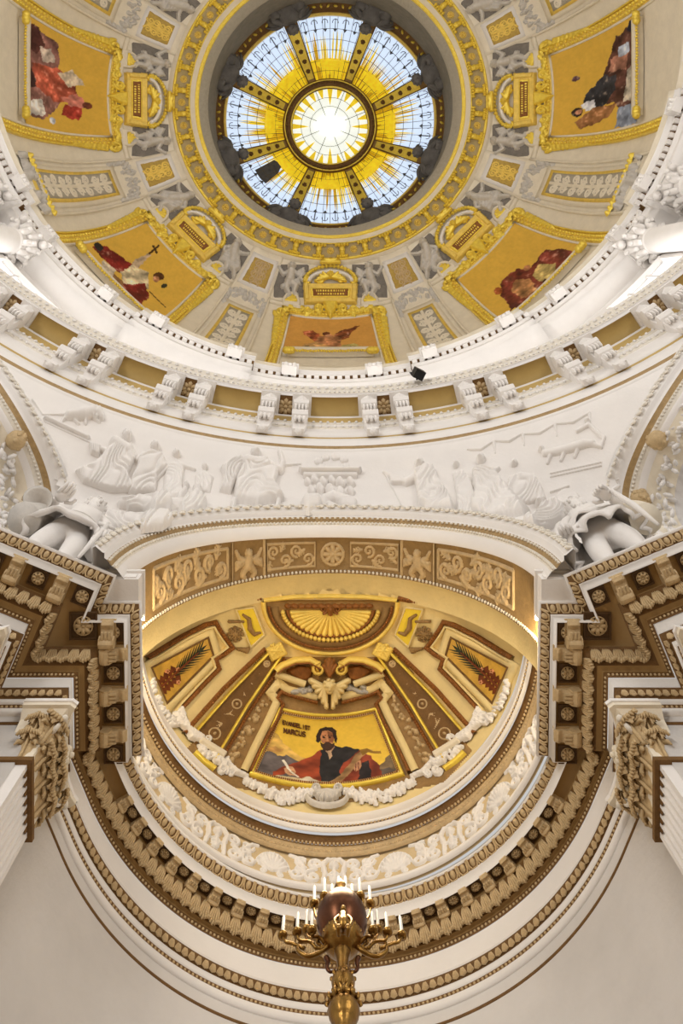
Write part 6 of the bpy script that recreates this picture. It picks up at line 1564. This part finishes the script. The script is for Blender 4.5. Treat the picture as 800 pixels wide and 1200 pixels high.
def head(parent,c,fwd,m,s=1.0,beard=False,hair='hair'):
    f=unit(fwd); r=unit(np.cross(f,ZUP)); u=np.cross(r,f); c=np.asarray(c,float)
    b=MB(); b.put(p_ball(.155*s,.19*s,.235*s,14,10),frame(c,r,f,u)); Mf=lambda x,y,z:c+(r*x+f*y+u*z)*s
    b.put(p_ball(.12*s,.12*s,.13*s,10,7),frame(Mf(0,.05,-.14),r,f,u))                       # jaw
    b.add(*p_tube([Mf(0,.17,.03),Mf(0,.225,-.04),Mf(0,.19,-.06)],[.02*s,.035*s,.025*s],6))  # nose
    for q in(-1,1):
        b.put(p_ball(.035*s,.03*s,.022*s,7,5),frame(Mf(q*.06,.155,.03),r,f,u)); b.put(p_ball(.05*s,.035*s,.018*s,7,4),frame(Mf(q*.06,.165,.075),r,f,u)); b.put(p_ball(.025*s,.04*s,.06*s,6,5),frame(Mf(q*.155,0,-.01),r,f,u))
    b.put(p_ball(.05*s,.025*s,.014*s,7,4),frame(Mf(0,.165,-.105),r,f,u)); b.put(p_ball(.042*s,.025*s,.014*s,7,4),frame(Mf(0,.16,-.135),r,f,u))
    hd=b.obj('head',m,parent,True); hb=MB(); rr=random.Random(2)
    for i in range(46):
        a=rr.uniform(0,2*pi); e=rr.uniform(.1,1.5); v=np.array([math.cos(a)*math.cos(e)*.165,math.sin(a)*math.cos(e)*.19-.02,math.sin(e)*.24])
        if v[1]>.1 and v[2]<.15: continue
        hb.put(p_ball(.05*s,.05*s,.045*s,6,4),frame(Mf(*v),r,f,u))
    for i in range(20): 
        a=rr.uniform(pi*.95,2.05*pi); hb.put(p_ball(.05*s,.05*s,.06*s,6,4),frame(Mf(.16*math.cos(a),.17*math.sin(a)*.9,rr.uniform(-.14,.08)),r,f,u))
    if beard:
        for i in range(16): hb.put(p_ball(.04*s,.045*s,.06*s,6,4),frame(Mf(rr.uniform(-.1,.1),.13+rr.uniform(-.02,.05),rr.uniform(-.3,-.14)),r,f,u))
    hb.obj('hair',m,hd,True)
def skirt(name,c,fwd,prof,m,parent,n=64,waves=11,amp=.06,sx=1.15,seed=0):
    f=unit(fwd); r=unit(np.cross(f,ZUP)); a=np.linspace(0,2*pi,n,endpoint=False); G=[]
    for i,(rad,z) in enumerate(prof):
        t=i/(len(prof)-1); w_=1+amp*t*np.sin(a*waves+seed+.6*np.sin(a*2))+amp*.5*t*np.sin(a*waves*1.7+1); x=rad*sx*w_*np.cos(a); y=rad*.8*w_*np.sin(a)
        G.append(np.asarray(c)[None]+x[:,None]*r+y[:,None]*f+(z+.05*t*np.sin(a*waves+seed))[:,None]*ZUP)
    G=np.stack(G,1); o=obj(name,G.reshape(-1,3),grid_faces(n,len(prof),True),m,parent,True); md=o.modifiers.new('thickness','SOLIDIFY'); md.thickness=.05; return o
def statue(base,fwd,label,kind,s=1.0):
    f=unit(fwd); r=unit(np.cross(ZUP,f)); base=np.asarray(base,float); root=empty('pier_statue',base,label,'statue'); Z=ZUP
    B=lambda x,y,z:base+(r*x+f*y+Z*z)*s           # x to the figure's right hand side seen from behind -> right of fwd
    L=lambda x,y,z:tuple((r*x+f*y+Z*z)*s)
    pts=[(0,0,1.95),(0,.02,2.3),(0,.05,2.7),(0,.05,3.02),(0,.08,3.22),     # pelvis, waist, chest, shoulders, neck
         (.2,0,1.82),(.26,.12,1.0),(.26,.02,.12),(.30,.28,.06),            # right leg
         (-.2,0,1.82),(-.28,.02,1.0),(-.30,-.1,.12),(-.36,.16,.06)]        # left leg
    rad=[.32,.29,.35,.2,.12,.25,.185,.12,.1,.25,.185,.12,.1]
    ed=[(0,1),(1,2),(2,3),(3,4),(0,5),(5,6),(6,7),(7,8),(0,9),(9,10),(10,11),(11,12)]
    if kind=='bare': arms=[(.40,.08,2.92),(.56,.12,2.35),(.56,.34,1.85)],[(-.42,.08,2.92),(-.66,.06,2.45),(-.5,.40,2.25)]
    else: arms=[(.42,.08,2.92),(.66,.10,2.42),(.46,.44,2.3)],[(-.40,.08,2.92),(-.56,.10,2.38),(-.58,.32,1.88)]
    for ch in arms:
        i0=len(pts); pts+=ch; rad+=[.17,.13,.085]; ed+=[(3,i0),(i0,i0+1),(i0+1,i0+2)]
    o=skin_body('body',[L(*p) for p in pts],ed,[q*s for q in rad],'white',root)
    head(root,B(0,.14,3.46),unit(f*.9-Z*.25+r*(.35 if kind=='bare' else -.35)),'white',1.15*s,kind!='bare')
    for ch,q in zip(arms,(1,-1)):
        wv=B(*ch[-1]); el=B(*ch[-2]); fingers(root,wv,wv-el,r*q*-1,'white',1.25*s)
    for x,y in((.30,.3),(-.36,.18)): pass
    if kind=='bare':
        skirt('tunic_skirt',B(0,0,0),f,[(.33*s,2.4*s),(.42*s,2.15*s),(.52*s,1.9*s),(.62*s,1.66*s),(.64*s,1.60*s),(.58*s,1.63*s)],'white',root,amp=.05,waves=7)
        b=MB(); b.put(p_lathe([(.36*s,2.36*s),(.39*s,2.40*s),(.36*s,2.46*s)],20),frame(base,r*1.1,f*.85,Z)); b.obj('belt','stucco',root,True)
        cloak=[(-.46,.0,3.0),(-.60,-.02,2.5),(-.72,.02,1.95),(-.78,.06,1.6)]
        b=MB(); b.add(*p_tube([B(*p) for p in catmull(cloak,4)],np.linspace(.18,.30,13)*s,12)); b.obj('cloak','stucco',root,True)
        b=MB(); b.put(p_lathe([(.10*s,-.12*s),(.15*s,.08*s),(.22*s,.24*s),(.26*s,.30*s),(.22*s,.27*s),(.11*s,.08*s),(.05*s,0)],18),frame(B(-.70,.12,2.22),r,unit(Z*.6+f*.5),unit(f*.7-Z*.6-r*.3))); b.obj('horn','stucco',root,True)
        b=MB(); b.add(*p_tube([B(.52,.42,2.1),B(.52,.44,1.2),B(.52,.38,.25)],[.05*s,.05*s,.03*s],6)); b.add(*p_tube([B(.36,.42,1.98),B(.68,.44,1.98)],.035*s,6)); b.obj('sword','white',root,True)
        b=MB(); b.add(*p_tube(catmull([B(.44,.02,3.0),B(.56,.0,2.5),B(.58,.04,1.95),B(.56,.08,1.6)],4),np.linspace(.14,.2,13)*s,10)); b.obj('cloak_fall','white',root,True)
    else:
        skirt('pleated_skirt',B(0,0,0),f,[(.33*s,2.42*s),(.42*s,2.2*s),(.52*s,1.95*s),(.60*s,1.70*s),(.62*s,1.60*s),(.57*s,1.58*s)],'white',root,n=96,waves=9,amp=.12,seed=1)
        skirt('sash',B(0,0,0),f,[(.38*s,2.62*s),(.42*s,2.5*s),(.45*s,2.3*s)],'white',root,waves=6,amp=.08)
        b=MB(); b.add(*p_tube([B(.52,.52,2.75),B(.54,.54,2.3),B(.58,.52,1.2),B(.60,.42,.3)],[.04*s,.05*s,.06*s,.03*s],5)); b.add(*p_tube([B(.36,.52,2.3),B(.72,.56,2.3)],.04*s,6)); b.obj('sword','white',root,True)
        b=MB(); b.add(*p_tube(catmull([B(.44,.0,3.05),B(.64,.0,2.6),B(.76,.04,2.0),B(.74,.08,1.6)],4),np.linspace(.18,.28,13)*s,12)); b.obj('cloak','cream',root,True)
        b=MB(); b.add(*p_tube(catmull([B(-.44,.03,3.0),B(-.56,.02,2.6),B(-.60,.06,2.05)],4),np.linspace(.17,.2,9)*s,12)); b.obj('sleeve_drape','white',root,True)
    b=MB(); b.put(p_box(-.52*s,.52*s,-.30*s,.385*s,0,.07*s),frame(base-np.array([0,0,.02]),r,f,Z)); b.obj('plinth','white',root)
    return root
statue((-5.3,17.84,HC+.02),(.42,-.9,0),'white stucco statue of a bare-legged man in a short tunic with horn','bare',1.12)
statue((5.2,17.84,HC+.02),(-.42,-.9,0),'white stucco statue in a pleated skirt with long sword and cloak','robed',1.12)
# ================================================================== bronze candelabrum
YC_=16.97
def CP(px,py,dy=0.0):
    H=(YC_+dy-CY)*FPX/(py-YZ); s=FPX/H; return np.array([CX+(px-XZ)/s,YC_+dy,H])
base=CP(402,1200); XC=float(CP(401,1110)[0])
cb=empty('candelabrum',(XC,YC_,FLOOR),'tall gilt bronze candelabrum with copper globe and white electric candles','candelabrum')
zz=lambda py:(YC_-CY)*FPX/(py-YZ)
def lathe_c(nm,prof,m,n=20):
    """prof: (radius px, py)"""
    pr=[(r*zz(y)/FPX,zz(y)) for r,y in prof]; b=MB(); b.put(p_lathe(pr,n),frame((XC,YC_,0),*np.eye(3))); return b.obj(nm,m,cb,True)
lathe_c('lower_bulb',[(10,1214),(9,1203),(14,1197),(18,1190),(19,1184),(16,1177),(10,1174)],'bronze'); lathe_c('bulb_collar',[(15,1179),(17,1177),(19,1175),(16,1172),(9,1170),(8,1165)],'bronze')
lathe_c('upper_knob',[(8,1166),(9,1163),(13,1158),(14,1151),(12,1145),(8,1142)],'bronze'); lathe_c('stem',[(7.5,1143),(6.5,1134),(7.5,1124),(9.5,1119),(10,1116),(8,1114)],'bronze')
lathe_c('dish',[(8,1116),(13,1113),(20,1108),(25,1101),(24,1098),(18,1099)],'bronze'); lathe_c('globe',[(2,1108),(14,1104),(24,1096),(29.5,1084),(30,1078),(28,1070),(22,1061),(12,1055),(4,1053)],'copper',24)
lathe_c('finial',[(10,1056),(13,1053),(9,1050),(6,1046),(8,1042),(7,1038),(3,1034),(1,1030)],'bronze')
lowz=zz(1214); b=MB(); b.put(p_lathe([(.5,FLOOR),(.5,FLOOR+.25),(.36,FLOOR+.35),(.3,FLOOR+.9),(.16,FLOOR+1.1),(.12,1.0),(.07,lowz)],18),frame((XC,YC_,0),*np.eye(3))); b.obj('column','bronze',cb,True)
def leafring(py,rp,n,q,nm='leaf_collar'):
    z=zz(py); s=z/FPX
    for i in range(n):
        a=2*pi*i/n; b=MB(); b.put(p_ball(q*s,q*s*.6,q*s*1.4,6,4),frame((XC+rp*s*math.cos(a),YC_+rp*s*math.sin(a),z),(math.cos(a),math.sin(a),0),(-math.sin(a),math.cos(a),0),ZUP)); b.obj('collar_leaf','bronze',cb,True)
leafring(1176,19,12,4); leafring(1147,13,10,3); leafring(1100,23,14,3); leafring(1160,12,10,2.5)
# arms and candles
def arm(pts,r0=2.6,r1=1.6,dy=0.0):
    P=[CP(x,y,dy*t) for t,(x,y) in zip(np.linspace(0,1,len(pts)),pts)]; P=catmull(P,5); s=zz(1090)/FPX; return obj('arm',*p_tube(P,np.linspace(r0,r1,len(P))*s,7),'bronze',cb,True)
def candle(px,py0,py1,dy):
    a=CP(px,py0,dy); t=CP(px,py1,dy); h=t[2]-a[2]; s=zz(1085)/FPX
    b=MB(); b.put(p_lathe([(1.5*s,-4*s),(5*s,-3*s),(6*s,0),(5.6*s,1.5*s),(3*s,1*s),(3*s,4*s),(2.3*s,5*s)],12),frame(a,*np.eye(3))); c=b.obj('candle_cup','bronze',cb,True)
    b=MB(); b.put(p_lathe([(2.1*s,2*s),(2.0*s,h*.9),(1.5*s,h*.93),(.8*s,h*1.0),(.1*s,h*1.03)],8),frame(a,*np.eye(3))); b.obj('candle','wax',c,True)
for s in(-1,1):
    X=lambda x:401+s*(x-401) if s<0 else x
    Xm=lambda d:401+s*d
    arm([(Xm(16),1108),(Xm(26),1116),(Xm(40),1121),(Xm(52),1114),(Xm(50),1105),(Xm(42),1104)],3.2,1.8)
    arm([(Xm(44),1112),(Xm(58),1106),(Xm(66),1104),(Xm(70),1098)],2.4,1.5); arm([(Xm(30),1112),(Xm(38),1104),(Xm(50),1102),(Xm(53),1096)],2.2,1.4,-.04); arm([(Xm(24),1110),(Xm(30),1102),(Xm(40),1098),(Xm(42),1093)],2.2,1.4,.08); arm([(Xm(20),1106),(Xm(28),1098),(Xm(35),1098),(Xm(36),1094)],2.2,1.4,-.08)
    for d,y0,y1,dy in((70,1096,1073,0),(53,1092,1069,-.04),(42,1089,1066,.08),(36,1090,1068,-.08)): candle(Xm(d),y0,y1,dy)
    arm([(Xm(10),1076),(Xm(20),1082),(Xm(30),1076),(Xm(34),1062)],2.4,1.5,.06); arm([(Xm(8),1070),(Xm(16),1068),(Xm(24),1058),(Xm(22),1051)],2.2,1.4,-.06); arm([(Xm(4),1066),(Xm(10),1062),(Xm(13),1058)],2.2,1.4,.05)
    for d,y0,y1,dy in((33,1059,1038,.06),(21,1050,1029,-.06),(12,1057,1036,.05),(4,1048,1027,-.02)): candle(Xm(d),y0,y1,dy)
    r=3.4*zz(1110)/FPX; obj('scroll_ornament',*p_tube([CP(Xm(26)+s*(9*(1-.7*t))*math.cos(t*8),1104+9*(1-.7*t)*math.sin(t*8)) for t in np.linspace(0,1,16)],np.linspace(r*.7,r*.4,16),6),'bronze',cb,True)
    obj('bracket_tassel',*p_tube(catmull([CP(Xm(8),1137),CP(Xm(14),1139),CP(Xm(18),1134),CP(Xm(17),1127),CP(Xm(19),1122)],4),np.linspace(1.4,3.4,17)*zz(1130)/FPX,6),'copper',cb,True)
# small seated figure in front of the globe
sx_=zz(1075)/FPX
b=MB(); b.add(*p_tube(catmull([CP(401,1093,-.2),CP(402,1083,-.24),CP(402,1074,-.22),CP(402,1070,-.2)],4),np.array([5,6,6.4,6.5,6.4,6,5.5,5,5,5,4.5,3.5,2.5])*sx_,8)); b.put(p_ball(3.6*sx_,3.6*sx_,4.2*sx_,8,6),frame(CP(402,1065,-.2),*np.eye(3)))
for s in(-1,1): b.add(*p_tube(catmull([CP(402+s*4,1073,-.2),CP(402+s*10,1078,-.24),CP(402+s*8,1086,-.26)],4),np.linspace(2.4,1.5,9)*sx_,6)); b.add(*p_tube(catmull([CP(402+s*3,1090,-.22),CP(402+s*6,1086,-.34),CP(402+s*5,1097,-.3)],4),np.linspace(3.4,2,9)*sx_,6))
b.obj('seated_figure','bronze',cb,True)
# its lamps
point('candelabrum_glow',(XC,YC_-.1,zz(1040)+1.0),120,(1.0,.78,.48),.4)

# added unseen uplights that warm the apse vault (black housings on the cornice ledge)
for s in(-1,1):
    P=np.array([s*3.62,18.85,HC+.12]); o=empty('added_uplight',P,'small black uplight on the apse cornice ledge near the '+('bare-legged' if s<0 else 'pleated-skirt')+' statue','floodlight','uplights on the apse cornice')
    b=MB(); b.put(p_box(-.08,.08,-.16,.16,-.09,.09),frame(P,*np.eye(3))); b.obj('housing','black',o); b=MB(); b.put(p_box(-.02,.02,-.12,.12,-.14,-.08),frame(P,*np.eye(3))); b.obj('foot','black',o)
    area('added_uplight_lamp',P+np.array([-s*.12,.05,.12]),(-s*.8,21.0,18.6),.25,66,(1.0,.78,.46))
